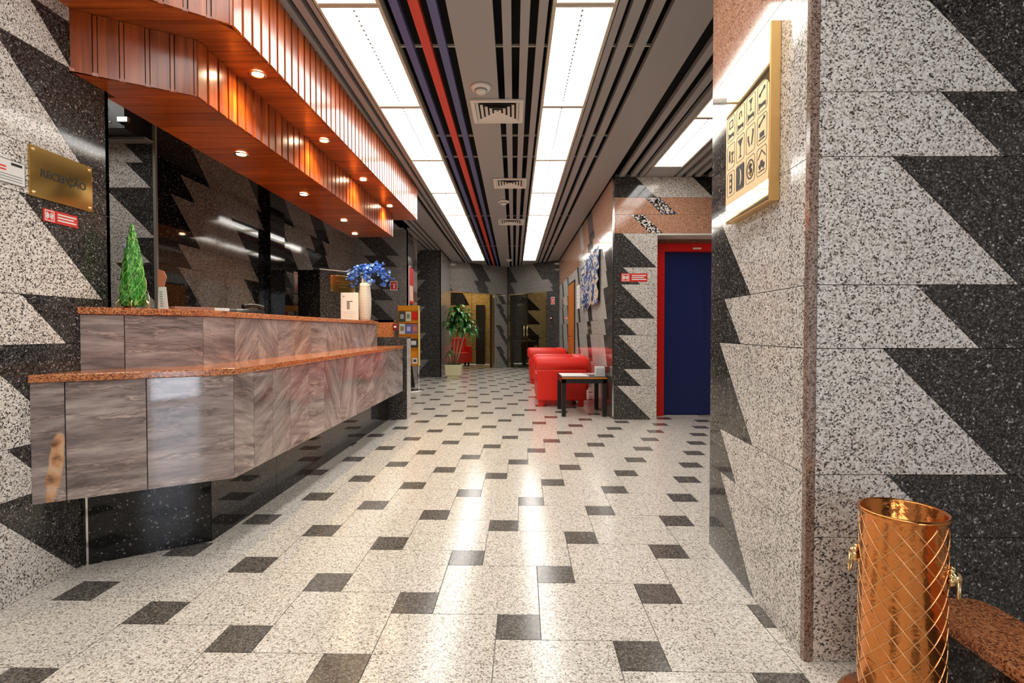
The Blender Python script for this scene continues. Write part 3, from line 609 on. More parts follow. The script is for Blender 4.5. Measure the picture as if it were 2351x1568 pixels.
# ------------------------------------------------------------------ furniture builders
def armchair(y0, label):
    e = empty('armchair', (.66,y0+.52,0)); tag(e, label, 'armchair', 'red armchairs along the corridor wall')
    W = .52                                       # half width along y; faces -x
    for s_ in (-1,1):
        yc = s_*(W-.10)
        a = MB().box(-.34,.34,yc-.085,yc+.085,.09,.52).build('arm_panel', SOFA, e, bevel=.02)
        r = .105; pr = [(-.37,.0),(-.372,.06),(-.365,.095),(-.33,.105)]
        m = MB(); n = 20; secs = [(-.365,.085),(-.345,.103),(-.30,.108),(.0,.108),(.30,.106),(.36,.090),(.385,.055)]
        m.tube([(x,yc,.585) for x,_ in secs], [q for _,q in secs], n=n); m.build('arm_roll', SOFA, e, True)
        MB().tube([(-.372,yc,.585),(-.366,yc,.585)], .075, n=18).build('arm_button', SOFA, e, True)
    MB().box(.20,.40,-W+.17,W-.17,.20,.70).build('backrest', SOFA, e, bevel=.06)
    MB().box(-.36,.22,-W+.19,W-.19,.30,.46).build('seat_cushion', SOFA, e, bevel=.045)
    MB().box(-.34,.36,-W+.18,W-.18,.09,.30).build('seat_base', SOFA, e, bevel=.01)
    for x in (-.29,.27):
        for s_ in (-1,1):
            yc = s_*(W-.10); MB().poly([(x-.035,yc-.035,0),(x+.035,yc-.035,0),(x+.035,yc+.035,0),(x-.035,yc+.035,0)], (0,0,.09)).build('foot', SOFA, e, bevel=.006)
    return e
armchair(7.08, 'nearest red leather armchair with rolled arms behind the small table')
armchair(10.15, 'farther red leather armchair with rolled arms near the glass doors')
# small table
e = empty('side_table', (.86,6.64,0)); tag(e, 'small black table with orange edged top beside the granite pier', 'table')
TW, TD, TH = .275, .335, .485
MB().box(-TW,TW,-TD,TD,TH-.022,TH).build('table_top', BLACKM, e, bevel=.003)
for s_ in (-1,1): MB().box(-TW-.001,TW+.001,s_*TD-(.004 if s_ > 0 else -.0)-.002*(s_ < 0),s_*TD+.002,TH-.020,TH-.004).build('edge_strip', ORANGEWD, e)
MB().box(-TW,TW,-TD,-TD+.03,TH-.075,TH-.024).box(-TW,TW,TD-.03,TD,TH-.075,TH-.024).box(-TW,-TW+.03,-TD,TD,TH-.075,TH-.024).box(TW-.03,TW,-TD,TD,TH-.075,TH-.024).build('apron', BLACKM, e)
for sx in (-1,1):
    for sy in (-1,1): MB().box(sx*(TW-.025)-.025,sx*(TW-.025)+.025,sy*(TD-.025)-.025,sy*(TD-.025)+.025,0,TH-.024).build('leg', BLACKM, e, bevel=.002)
o = MB().box(-.165,.165,-.22,.22,0,.006).xf(Matrix.Rotation(.02,4,'Z')).build('newspaper', WHITE); o.location = (.76,6.62,.486); tag(o, 'folded white newspaper lying on the small table', 'newspaper')
m = MB().box(-.09,.09,-.12,.12,0,.010).build('magazine', [plain('magazine_cover',(.55,.42,.38),.35)]); m.location = (1.00,6.70,.486); m.rotation_euler = (0,0,.2); tag(m, 'magazine with a pale cover beside the newspaper on the table', 'magazine')
e = empty('leaflet_holder', (1.07,6.45,.4865)); tag(e, 'white leaflet holder standing on the edge of the small table', 'leaflet holder')
MB().box(-.06,.06,-.03,.03,0,.12).build('box', WHITE, e, bevel=.003); MB().box(-.05,.05,-.032,-.0305,.02,.10).build('print', plain('pale_print',(.6,.6,.62),.5), e)

# brochure stand
bs = empty('brochure_stand', (-1.84,9.05,0)); tag(bs, 'orange leaflet stand on a metal foot beside the counter end', 'stand')
MB().box(-.185,.185,-.01,.01,.44,1.49).build('back_board', ORANGE, bs, bevel=.003)
MB().box(-.19,.19,-.03,.012,1.40,1.49).build('header', ORANGE, bs, bevel=.003)
for z in (.46,.74,.98,1.19): MB().box(-.18,.18,-.05,-.01,z,z+.012).build('pocket_shelf', ORANGE, bs)
MB().box(.170,.190,-.055,.012,.44,1.49).build('side_rail', plain('pale_yellow',(.9,.68,.25),.4), bs)
MB().tube([(.165,0,.02),(.165,0,.45)], .010).build('pole', CHROME, bs, True); MB().tube([(-.12,.02,.02),(-.05,.02,.45)], .010).build('pole', CHROME, bs, True)
MB().poly([(.02,-.005,.06),(.10,-.005,.06),(.05,-.005,.44),(-.05,-.005,.44)], (0,.01,0)).build('support_blade', BLACKM, bs)
MB().lathe([(0,0),(.22,0),(.22,.008),(.19,.014),(0,.014)],n=32).xf(Matrix.Translation((.04,0,0))).build('foot_plate', CHROME, bs, True)
bcol = {'dark photo':(.07,.07,.06),'cream':(.78,.72,.55),'red':(.75,.01,.01),'white framed':(.80,.79,.76),'blue':(.14,.20,.55),'mauve':(.36,.16,.22),'black and white':(.05,.05,.05),'white':(.8,.8,.8)}
for lab,x,z,h,w2 in [('dark photo',-.115,1.205,.18,.05),('cream',-.005,1.215,.17,.045),('red',.11,1.25,.13,.05),('white framed',-.115,.995,.18,.05),('blue',0,.995,.17,.05),('mauve',.11,.995,.17,.05),('black and white',.085,.755,.16,.075),('white',.105,.475,.10,.045)]:
    q = empty('leaflet', (-1.84+x,9.05-.032,z)); tag(q, '%s leaflet in the orange stand' % lab, 'leaflet', 'leaflets in the orange stand')
    MB().box(-w2,w2,-.004,.004,0,h).build('cover', plain('leaflet_'+lab.replace(' ','_'), bcol[lab], .4), q)
    pm = {'dark photo':(.5,.5,.48),'white framed':(.35,.28,.12),'blue':(.6,.55,.8),'mauve':(.7,.2,.15),'black and white':(.75,.75,.73),'white':(.05,.05,.05),'red':(.85,.02,.02),'cream':(.2,.3,.2)}[lab]
    MB().box(-w2*.6,w2*.6,-.0055,-.0042,h*.3,h*.75).build('print', plain('print_'+lab.replace(' ','_'), pm, .5), q)

# potted plant
pl = empty('potted_plant', (-1.345,11.50,0)); tag(pl, 'tall leafy dracaena in a square cream planter before the glass door', 'plant')
MB().box(-.135,.135,-.12,.12,0,.06).build('planter_foot', PLANTER, pl, bevel=.006)
q = MB(); q.add([(-.165,-.15,.06),(.165,-.15,.06),(.165,.15,.06),(-.165,.15,.06),(-.182,-.165,.30),(.182,-.165,.30),(.182,.165,.30),(-.182,.165,.30)],[(0,3,2,1),(4,5,6,7),(0,1,5,4),(1,2,6,5),(2,3,7,6),(3,0,4,7)]); q.build('planter', PLANTER, pl, bevel=.008)
MB().box(-.165,.165,-.148,.148,.30,.303).build('soil', SOIL, pl)
stems = [((-.09,-.04),(-.04,-.08),1.22),((-.03,.0),(.06,-.04),1.46),((.06,-.05),(.28,-.10),1.15),((.02,.02),(.16,.0),1.33),((-.06,-.06),(-.08,-.12),.66)]
heads = []
for (a,b,h) in stems:
    MB().tube([(a[0],a[1],.30),((a[0]+b[0])/2+.01,(a[1]+b[1])/2,.3+(h-.3)*.5),(b[0],b[1],h)], [.016,.014,.010], n=8).build('stem', CANE, pl, True); heads.append((b[0],b[1],h))
def leafmesh(Ln, wd, droop, m):
    mb = MB(); N = 7; vs = []
    for i in range(N+1):
        t = i/N; a = math.radians(62)-t*droop; 
        if i == 0: x, z = 0, 0
        else: x += Ln/N*math.cos(a); z += Ln/N*math.sin(a)
        ww = wd*math.sin(math.pi*min(1,.12+t*.88))**.7*(1 if t < .98 else .2)
        vs += [(x,-ww/2,z+.006),(x,0,z-.004),(x,ww/2,z+.006)]
    fs = [(3*i+k,3*i+k+1,3*i+k+4,3*i+k+3) for i in range(N) for k in (0,1)]
    mb.add(vs, fs); return mb.mesh('leaf', m, True)
LM = [leafmesh(.46,.082,2.5,LEAF), leafmesh(.40,.075,2.1,LEAF2), leafmesh(.50,.085,2.9,LEAF), leafmesh(.34,.07,1.6,LEAF)]
for hi,(hx,hy,hz) in enumerate(heads):
    for k in range(30 if hi < 4 else 14):
        a = k*2.399+hi; zz = hz-.16+.20*k/30
        o = link('leaf', LM[(k*7+hi) % 4], pl, (hx,hy,zz), (0, -.55*(k/30)+.25, a)); s_ = (.88+.34*random.random())*(.66 if math.cos(a) < -.35 else 1)*(1 if hi < 4 else .6); o.scale = (s_,s_,s_)
# red lounge pieces seen through the left glass door
def stool(x, y, label, col=SOFA):
    e = empty('lounge_chair', (x,y,0), .35); tag(e, label, 'chair')
    MB().box(-.25,.25,-.25,.25,.12,.42).build('seat', col, e, bevel=.04); MB().box(-.25,.25,.15,.27,.42,.85).build('backrest', col, e, bevel=.05)
    for sx in (-1,1):
        MB().box(sx*.27-.05,sx*.27+.05,-.25,.25,.12,.60).build('arm', col, e, bevel=.035)
        for sy in (-1,1): MB().box(sx*.22-.025,sx*.22+.025,sy*.2-.025,sy*.2+.025,0,.12).build('leg', BLACKM, e)
stool(-1.62,15.3,'red armchair seen through the left glass door behind the plant')
def dining(M, x, y):
    p = M@Vector((x,y,0)); e = empty('dining_table', p); tag(e, 'dark round table seen through the right glass door', 'table')
    MB().lathe([(0,.73),(.36,.73),(.36,.76),(0,.76)],n=28).build('table_top', plain('pale_tabletop',(.10,.09,.085),.3), e); MB().tube([(0,0,.03),(0,0,.73)], .06).build('column', BLACKM, e, True); MB().lathe([(0,0),(.25,0),(.22,.03),(0,.04)],n=24).build('foot', BLACKM, e)
dining(Matrix.Identity(4),.30,15.2)
e = empty('dining_chair', (.78,15.9,0), .9); tag(e, 'black chair beside the round table behind the right glass door', 'chair')
MB().box(-.2,.2,-.2,.2,.43,.47).build('seat', BLACKM, e, bevel=.01); MB().box(-.2,.2,.17,.2,.6,.92).build('backrest', BLACKM, e, bevel=.01)
for sx in (-1,1):
    for sy in (-1,1): MB().box(sx*.18-.015,sx*.18+.015,sy*.18-.015,sy*.18+.015,0,.43 if sy < 0 else .9).build('leg', BLACKM, e)

# ------------------------------------------------------------------ copper umbrella stand
us = empty('umbrella_stand', (1.052,1.392,0)); tag(us, 'tall copper umbrella stand with diamond pattern and lion ring handles', 'umbrella stand')
R0 = .098
MB().lathe([(0,.004),(.150,.004),(.152,.012),(.146,.030),(.128,.046),(.112,.056),(R0+.004,.064),(R0,.072)],n=64).build('base', COPPER, us, True)
MB().lathe([(R0,.070),(R0,.555),(R0+.002,.560),(R0+.006,.566),(R0+.005,.573),(R0,.574),(R0-.004,.570),(R0-.004,.075),(0,.075)],n=72).build('body', COPPER, us, True)
GRV = plain('bright_copper_ridge', (.95,.56,.26), .2, 1.0)
rg = MB(); nh = 13
for k in range(nh):
    for sgn in (-1,1):
        pts = []; steps = 44
        for i in range(steps+1):
            t = i/steps; a = 2*math.pi*k/nh + sgn*t*2*math.pi*.62; z = .082+.47*t; pts.append((R0*1.0015*math.cos(a), R0*1.0015*math.sin(a), z))
        rg.tube(pts, .0016, n=4, cap=False)
rg.build('diamond_ridges', GRV, us, True)
for sgn, ang in ((1,-.78),(-1,2.40)):
    c, s_ = math.cos(ang), math.sin(ang); h = MB(); cx, cy, cz = R0*c, R0*s_, .425
    h.sph((cx+.010*c,cy+.010*s_,cz), .017, 12, 8)
    for k in range(9): a = 2*math.pi*k/9; h.sph((cx+.006*c - s_*.019*math.cos(a), cy+.006*s_ + c*.019*math.cos(a), cz+.019*math.sin(a)), .0075, 8, 5)
    hh = h.build('lion_mask', BRASSL, us, True)
    r_ = MB(); pts = [(cx+.020*c+.012*c*math.sin(a/1.0)*0 - s_*.024*math.sin(a), cy+.020*s_ + c*.024*math.sin(a), cz-.030+.027*math.cos(a)) for a in [2*math.pi*i/24 for i in range(25)]]
    r_.tube(pts, .0032, n=8, cap=False).build('ring_handle', BRASSL, hh, True)
# low granite kerb
kb = empty('granite_bench', (1.37,1.0,0)); tag(kb, 'low red granite ledge on a dark plinth right of the copper stand', 'ledge')
MB().box(-.10,.085,-1.2,.628,0,.175).build('plinth', G_DARK, kb)
q = MB(); q.poly([(-.115,-1.2,.175),(.11,-1.2,.175),(.11,.57,.175),(.095,.61,.175),(.06,.628,.175),(-.115,.628,.175)], (0,0,.035)); q.build('ledge_slab', G_RED, kb, bevel=.004)

# ------------------------------------------------------------------ things on the counter
ZC = 1.1625
tr_ = empty('tree_ornament', (-1.845,2.50,ZC)); tag(tr_, 'green cone shaped tree ornament standing at the left end of the counter', 'ornament')
n = 40; vs = []; Hh = .40; N = 40
for i in range(N+1):
    t = i/N; r = .062*(1-t)**.85*(1-.12*math.cos(t*3))+.003
    if t < .08: r *= .78+.22*t/.08
    for k in range(n):
        a = 2*math.pi*k/n; rr = r*(1+.10*math.sin(6*a+9*t)+.05*math.sin(17*a-24*t))
        vs.append((rr*math.cos(a), rr*math.sin(a), .012+Hh*t))
m = MB(); m.add(vs, [(i*n+k,i*n+(k+1) % n,(i+1)*n+(k+1) % n,(i+1)*n+k) for i in range(N) for k in range(n)]); m.build('cone', TREEG, tr_, True)
for q in range(7):
    pts = [(lambda r,a,t: (r*math.cos(a), r*math.sin(a), .012+Hh*t))(.066*(1-t)**.85+.003, q*.9+5.0*t, t) for t in [i/30 for i in range(29)]]
    MB().tube(pts, .0008, n=5).build('tinsel_wire', TREEL if q % 2 else BRASSL, tr_, True)
for q in range(6):
    a = q*1.047; MB().tube([(.05*math.cos(a),.05*math.sin(a),.05),(.075*math.cos(a),.075*math.sin(a),.02),(.062*math.cos(a),.062*math.sin(a),.004)], .0035, n=6).build('wire_foot', BRASSL, tr_, True)
o = empty('bottle', (-1.92,2.56,ZC)); tag(o, 'narrow brown bottle with a pale cap behind the green tree ornament', 'bottle')
MB().lathe([(0,0),(.016,0),(.017,.22),(.012,.25),(0,.25)],n=16).build('body', plain('brown_glass',(.20,.05,.012),.2), o, True); MB().lathe([(.013,.25),(.013,.30),(.017,.302),(.017,.32),(0,.32)],n=16).build('cap', plain('lilac_cap',(.45,.42,.60),.4), o, True)
o = MB().poly([(-.018,0,.05),(.004,0,.0),(.026,0,.085),(.012,0,.115),(-.016,0,.125)], (0,.004,0)).build('card', plain('salmon_card',(.60,.20,.12),.5)); o.location = (-1.79,2.62,ZC+.08); tag(o, 'salmon coloured folded card beside the green tree ornament', 'card')
q = MB().box(-.0015,.0015,-.0012,.0012,0,.14).build('stick', CANE, o); q.location = (.004,.002,-.08)
o = empty('price_card', (-1.765,2.60,ZC)); tag(o, 'leaning white card with printed lines right of the tree ornament', 'card')
MB().poly([(-.030,0,0),(.022,0,0),(-.002,.02,.115),(-.040,.02,.115)], (.0,.002,0)).build('sheet', WHITE, o)
for k in range(7): MB().box(-.014,.000,-.0025,-.0015,.015+.012*k,.019+.012*k).xf(Matrix(((1,0,-.2,0),(0,1,.17,0),(0,0,1,0),(0,0,0,1)))).build('print_line', GREYINK, o)
o = empty('folder_stack', (-1.72,2.80,ZC)); tag(o, 'low stack of brown and white folders lying on the counter', 'folders'); o.rotation_euler = (0,0,.9)
MB().box(-.14,.05,-.10,.10,0,.017).build('folder', plain('brown_folder',(.36,.19,.14),.5), o, bevel=.002); MB().box(.052,.13,-.09,.09,0,.016).build('paper_block', WHITE, o, bevel=.002)
ph = empty('telephone', (-1.78,3.34,ZC)); tag(ph, 'low black desk telephone on the counter', 'telephone'); ph.rotation_euler = (0,0,1.35)
m = MB(); m.add([(-.14,-.10,0),(.12,-.10,0),(.12,.10,0),(-.14,.10,0),(-.13,-.095,.010),(.11,-.095,.035),(.11,.095,.035),(-.13,.095,.010)],[(0,3,2,1),(4,5,6,7),(0,1,5,4),(1,2,6,5),(2,3,7,6),(3,0,4,7)]); m.build('body', BLACKM, ph, bevel=.004)
m = MB().tube([(-.06,-.085,.045),(.0,-.085,.055),(.06,-.085,.055),(.11,-.085,.045)], [.017,.012,.012,.017], n=10).build('handset', BLACKM, ph, True)
MB().box(-.02,.09,.0,.06,.024,.034).build('display', plain('pale_display',(.55,.55,.55),.2), ph)
# framed notice and vase
nt_ = empty('notice_frame', (-1.725,5.42,ZC)); tag(nt_, 'white framed notice standing on the counter beside the vase', 'sign')
MB().box(-.093,.093,-.006,.006,0,.29).build('frame', WHITE, nt_, bevel=.003); MB().box(-.083,.083,-.008,-.0065,.01,.28).build('sheet', plain('notice_paper',(.88,.87,.85),.5), nt_)
MB().box(-.028,.004,-.0095,-.0085,.115,.205).build('dark_picture', GREYINK, nt_); MB().box(.006,.034,-.0095,-.0085,.195,.203).build('print_line', INK, nt_)
for k in range(4): MB().box(-.07,.07,-.0095,-.0085,.035+.018*k,.0375+.018*k).build('print_line', plain('pale_line',(.6,.6,.6),.6), nt_)
MB().box(-.068,-.052,-.0095,-.0085,.245,.255).build('emblem', GREYINK, nt_)
va = empty('vase', (-1.615,5.60,ZC)); tag(va, 'slender white vase with a pierced honeycomb surface on the counter', 'vase')
VW = plain('white_ceramic',(.78,.73,.66),.35)
def vr(t): return .050+.016*math.sin(math.pi*min(1,t*1.05))*.8+.004
prof = [(0,0),(.050,0)]+[(vr(i/16), .40*i/16) for i in range(1,17)]+[(.034,.41),(.030,.47),(.027,.47),(.027,.38),(0,.38)]
MB().lathe(prof, n=32).build('body', VW, va, True)
HL = plain('brown_hole',(.20,.10,.05),.6); hm = MB()
for i in range(22):
    for k in range(22):
        t = (i+1)/24; a = 2*math.pi*(k+.5*(i % 2))/22; r = vr(t)+.0006; z = .40*t
        P = [(r*math.cos(a+da),r*math.sin(a+da),z+dz) for da,dz in ((-.075,0),(0,.0052),(.075,0),(0,-.0052))]
        hm.add(P, [(0,1,2,3)])
o = hm.build('pierced_holes', HL, va); o['kind'] = 'stuff'
fl = empty('blue_flowers', (-1.60,5.60,ZC+.47)); tag(fl, 'bunch of artificial blue flowers in the white vase', 'flowers')
pm = MB()
for k in range(5):
    a = 2*math.pi*k/5; M = Matrix.Rotation(a,4,'Z') @ Matrix.Rotation(.5,4,'X')
    pm.add([M@Vector(p) for p in ((0,0,0),(-.011,.012,.003),(-.008,.026,.008),(.008,.026,.008),(.011,.012,.003))], [(0,4,3,2,1)])
pA, pB_ = pm.mesh('blossom', PETAL), pm.mesh('blossom', PETAL2)
sprays = [((-.13,.0,.03),26),((-.05,.02,.10),26),((.03,-.02,.05),30),((.12,.0,.09),26),((.19,-.01,.02),22),((.03,-.03,-.03),18),((-.155,0,-.04),10),((.22,0,-.06),12)]
for (c, q) in sprays:
    MB().tube([(0,0,-.10),(c[0]*.5,c[1]*.5,max(.04,c[2]*.8)),c], .0022, n=5).build('stalk', plain('green_stalk',(.05,.12,.03),.5), fl, True)
    for k in range(q):
        p = [random.gauss(c[0],.030), random.gauss(c[1],.032), random.gauss(c[2],.028)]
        o = link('blossom', pA if random.random() < .62 else pB_, fl, p, (random.uniform(-1.6,.4),random.uniform(-.9,.9),random.uniform(0,6.28))); s_ = .75+.4*random.random(); o.scale = (s_,)*3
o = empty('hand_sanitizer', (-1.555,6.58,1.06)); tag(o, 'small dark red dispenser on the end of the counter', 'dispenser')
MB().box(.012,.075,-.03,.03,0,.085).build('body', plain('dark_red',(.20,.01,.012),.3), o, bevel=.008); MB().box(.03,.06,-.032,-.03,.03,.055).build('label_patch', WHITE, o)

# ------------------------------------------------------------------ signs and wall things
def sign(name, M, w, h, mat, label, cat, th=.004, bevel=0.0, group=None):
    e = empty(name); e.matrix_world = M; tag(e, label, cat, group)
    MB().box(-w/2,w/2,-h/2,h/2,0,th).build('plate', mat, e, bevel=bevel); return e
def rect(e, x0, x1, y0, y1, z, m, name='print', t=.0006): return MB().box(x0,x1,y0,y1,z,z+t).build(name, m, e)
def outline(e, x0, x1, y0, y1, z, t, m, name='print_border'):
    return MB().box(x0,x1,y0,y0+t,z,z+.0006).box(x0,x1,y1-t,y1,z,z+.0006).box(x0,x0+t,y0+t,y1-t,z,z+.0006).box(x1-t,x1,y0+t,y1-t,z,z+.0006).build(name, m, e)
def firelabel(M, w, h, label):
    e = sign('fire_label', M, w, h, RED_LBL, label, 'sign', .003); z = .0031; q = h*.42
    cx = -w/2+h*.55; outline(e, cx-q,cx+q,-q,q,z,h*.06,WHITE)
    for s_ in (-1,1):
        MB().poly([(cx-q*.65,s_*q*.6-.002*s_,z),(cx-q*.55,s_*q*.72,z),(cx+q*.65,-s_*q*.6,z),(cx+q*.5,-s_*q*.72,z)], (0,0,.0006)).build('cross_stroke', WHITE, e)
    for s_ in (-1,1): MB().poly([(cx+s_*q*.75,-q*.5,z),(cx+s_*q*.75,q*.5,z),(cx+s_*q*.2,0,z)], (0,0,.0005)).build('arrow_mark', WHITE, e)
    rect(e, -w/2+h*1.13,-w/2+h*1.16,-h*.48,h*.48,z,plain('dark_red_line',(.3,.01,.01),.5))
    for k in range(3): rect(e, -w/2+h*1.28,w/2-h*.15-(h*.25 if k == 1 else 0),h*(.20-.24*k),h*(.32-.24*k),z,WHITE,'print_line')
    return e
ML = lambda y, z: frame((-1.9395,y,z),(0,1,0))           # on the left wall
pq = sign('brass_plaque', ML(2.222,1.70), .31,.205, BRASS, 'polished brass reception plaque on the left granite wall', 'plaque', .006, .0015)
text('RECEPÇÃO', .045, INK, Matrix.Translation((.005,.0,.0062)), pq, bold=.0006)
for sx in (-1,1):
    for sy in (-1,1): MB().sph((sx*.138,sy*.086,.006),(.008,.008,.006),12,6).build('screw_cap', BRASSL, pq, True)
firelabel(ML(2.212,1.535), .167,.052, 'red fire equipment label under the brass reception plaque')
e = sign('wall_notice', ML(1.965,1.667), .175,.092, WHITE, 'white printed notice at the left edge beside the brass plaque', 'notice', .003)
outline(e,-.0875,.0875,-.046,.046,.0031,.002,INK); rect(e,.03,.075,.026,.036,.0031,INK)
for k in range(2): rect(e,-.08,.01,.012-.012*k,.018-.012*k,.0031,RED_LBL,'print_line')
for k in range(3): rect(e,-.08,.075,-.014-.010*k,-.011-.010*k,.0031,GREYINK,'print_line')
firelabel(frame((1.417,6.1145,1.68),(1,0,0)), .31,.098, 'red fire equipment label on the granite pier beside the lift')
# small red sign with emblem on the alcove end wall
def exting(M, w, h, label):
    e = sign('fire_sign', M, w, h, WHITE, label, 'sign', .003); rect(e,-w*.42,w*.42,-h*.42,h*.42,.0031,RED_LBL); z = .0038
    MB().lathe([(0,-h*.3),(w*.10,-h*.3),(w*.10,h*.06),(w*.04,h*.14),(0,h*.14)],n=10).xf(Matrix(((1,0,0,w*.05),(0,0,1,0),(0,.004,0,z),(0,0,0,1)))).build('extinguisher_mark', WHITE, e)
    MB().poly([(-w*.3,h*.12,z),(-w*.1,h*.22,z),(w*.3,h*.22,z),(w*.3,h*.16,z),(-w*.1,h*.16,z)], (0,0,.0006)).build('hose_mark', WHITE, e); return e
exting(frame((-2.163,9.2995,1.86),(1,0,0)), .13,.165, 'small red fire sign right of the blue flowers')
e = exting(frame((.98,13.255,1.83),(.678,-.735,0)), .13,.19, 'small red sign on the dark wall right of the glass doors')
e.matrix_world = frame((VC+ (VB-VC).normalized()*1.78).to_3d()+Vector((0,0,1.83))+Vector((-.735,-.678,0))*.0006, ((VB-VC).normalized()).to_3d())
e = sign('call_panel', frame((VC+ (VB-VC).normalized()*1.74).to_3d()+Vector((0,0,1.38))+Vector((-.735,-.678,0))*.0006, ((VB-VC).normalized()).to_3d()), .06,.10, BLACKM, 'black switch panel with a lit red lamp right of the glass doors', 'switch', .02)
MB().sph((0,.0,.02),.014,10,6).build('indicator_lamp', plain('lit_red',(1,.2,.2),.4,emit=(1,.12,.10),es=6), e, True)
# signs on the alcove back wall and the second plaque
e = sign('wall_calendar', frame((-2.8695,6.83,1.69),(0,1,0)), .20,.27, plain('cream_paper',(.62,.52,.42),.6), 'narrow red and cream notice on the dark back wall', 'notice', .003)
outline(e,-.08,.08,-.12,.12,.0031,.016,RED_LBL); rect(e,-.02,.03,-.09,-.02,.0031,RED_LBL); rect(e,-.03,.03,.02,.09,.0031,plain('pale_red',(.7,.35,.25),.5))
e = sign('wall_note', frame((-2.8695,6.86,1.47),(0,1,0)), .26,.11, plain('pale_yellow_paper',(.66,.62,.42),.6), 'pale yellow note under the red and cream notice', 'notice', .003)
for k in range(3): rect(e,-.10,.10,.02-.03*k,.03-.03*k,.0031,GREYINK,'print_line')
c = v2(-2.44,6.5)+dp*.32
pq = sign('brass_plate', frame((c.x+npv.x*.0005,c.y+npv.y*.0005,1.66),(dp.x,dp.y,0)), .36,.215, BRASS, 'brass plate on the dark partition behind the white notice', 'plaque', .006, .0015)
for k in range(3): rect(pq,-.10+.02*k,.10-.02*k,.03-.035*k,.036-.035*k,.0061,plain('worn_brass_line',(.35,.22,.07),.4,1.0),'print_line')
for sx in (-1,1):
    for sy in (-1,1): MB().sph((sx*.165,sy*.092,.006),(.010,.010,.007),10,6).build('screw_cap', BRASSL, pq, True)
# red banner
e = empty('red_banner'); e.matrix_world = frame((-1.9095,9.62,1.55),(0,1,0)); tag(e, 'narrow red banner hanging behind the orange leaflet stand', 'banner')
MB().box(-.28,.12,0,.66,.01,.014).build('cloth', plain('red_cloth',(.62,.008,.008),.5), e); MB().box(-.22,.08,.05,.33,.0142,.0148).build('pale_emblem', plain('pale_cloth',(.85,.55,.45),.5), e)
MB().tube([(-.30,.67,.012),(.14,.67,.012)],.010).build('rod', CHROME, e, True)
MB().box(-.30,-.285,-.05,.66,.005,.02).build('edge_strip', WHITE, e)
# electronics box at the top of the alcove wall
e = empty('electronics_box', (-3.06,4.02,2.56)); tag(e, 'black electronics box with silver bar high on the wall under the canopy', 'equipment')
MB().box(-.22,.14,-.12,.125,.01,.27).build('case', BLACKM, e, bevel=.006); MB().box(-.24,.18,.03,.128,-.012,.008).build('shelf', GREYINK, e)
MB().tube([(-.15,-.135,.17),(.0,-.135,.165)], .011).build('silver_bar', CHROME, e, True)
for x,z in ((.0,.10),(.03,.06)): MB().sph((x,-.122,z),.007,8,5).build('indicator', WPLAST, e, True)
MB().box(.10,.18,-.15,-.121,.05,.09).build('silver_module', CHROME, e, bevel=.003)
# relief picture, notice and door on the corridor wall
MR = lambda y, z: frame((1.1615,y,z),(0,-1,0))            # local x towards the camera
e = empty('relief_picture'); e.matrix_world = MR(7.82,1.80); tag(e, 'colourful blue and ochre abstract relief picture on the corridor wall', 'picture')
m = MB(); nx, ny = 28, 14; vs = []
for j in range(ny+1):
    for i in range(nx+1):
        x = -.88+1.76*i/nx; y = -.38+.76*j/ny
        if j in (0,ny): y += .03*math.sin(i*1.9)+.015*math.sin(i*4.1)
        if i in (0,nx): x += .02*math.sin(j*2.3)
        vs.append((x,y,.035+.018*math.sin(i*1.3+j*.7)*math.cos(j*1.1-i*.4)))
fs = [(j*(nx+1)+i,j*(nx+1)+i+1,(j+1)*(nx+1)+i+1,(j+1)*(nx+1)+i) for j in range(ny) for i in range(nx)]
m.add(vs, fs); m.build('relief', PAINT, e, True)
MB().box(-.85,.85,-.35,.35,0,.02).build('back_board', BLACKM, e)
e = sign('wall_sheet', MR(9.35,1.66), .42,.42, WHITE, 'white sheet on the corridor wall between picture and orange door', 'notice', .004)
for k in range(5): rect(e,-.15,.15,.14-.06*k,.155-.06*k,.0041,plain('pale_green_line',(.5,.6,.5),.6),'print_line')
dr = empty('orange_door', (1.1615,10.33,0)); tag(dr, 'orange wooden door leaf in the corridor wall behind the armchairs', 'door')
MB().box(-.03,0,-.47,.47,.005,.93).build('lower_leaf', ORANGEWD, dr, bevel=.003); MB().box(-.03,0,-.47,.47,.94,1.98).build('upper_leaf', ORANGEWD, dr, bevel=.003)
MB().box(-.036,-.03,-.40,-.36,.95,1.08).build('lock_plate', CHROME, dr); MB().box(-.02,0,.471,.50,0,2.0).box(-.02,0,-.50,-.471,0,2.0).box(-.02,0,-.50,.50,1.985,2.02).build('door_frame', BLACKM, dr)

# ------------------------------------------------------------------ pictogram sign on the pillar
pn = (-d.y, d.x); yc = 2.04
M = Matrix(((-d.x,0,pn[0],.925+d.x*(yc-1.63)/d.y+pn[0]*.0005),(-d.y,0,pn[1],yc+pn[1]*.0005),(0,1,0,1.8275),(0,0,0,1)))
pg = empty('pictogram_sign'); pg.matrix_world = M; tag(pg, 'gold mirror sign with black hotel service pictograms on the right pillar', 'sign')
MB().box(-.21,.21,-.3125,.3125,0,.036).build('box_frame', plain('satin_brass',(.78,.50,.20),.34,1.0), pg, bevel=.0015)
MB().box(-.206,.206,-.308,.308,.0362,.0375).build('mirror_plate', GOLDM, pg)
GF = plain('matt_gold', (.72,.54,.28), .35, 1.0)
P = [(-.206,-.235),(.206,-.235),(.206,.08)] + [(.206-.05+.05*math.cos(a),.08+.05*math.sin(a)) for a in (.4,.8,1.2,1.57)] + [(-.206,.13)]
MB().poly([(x,y,.0378) for x,y in P], (0,0,.0006)).build('gold_field', GF, pg)
zi = .0386
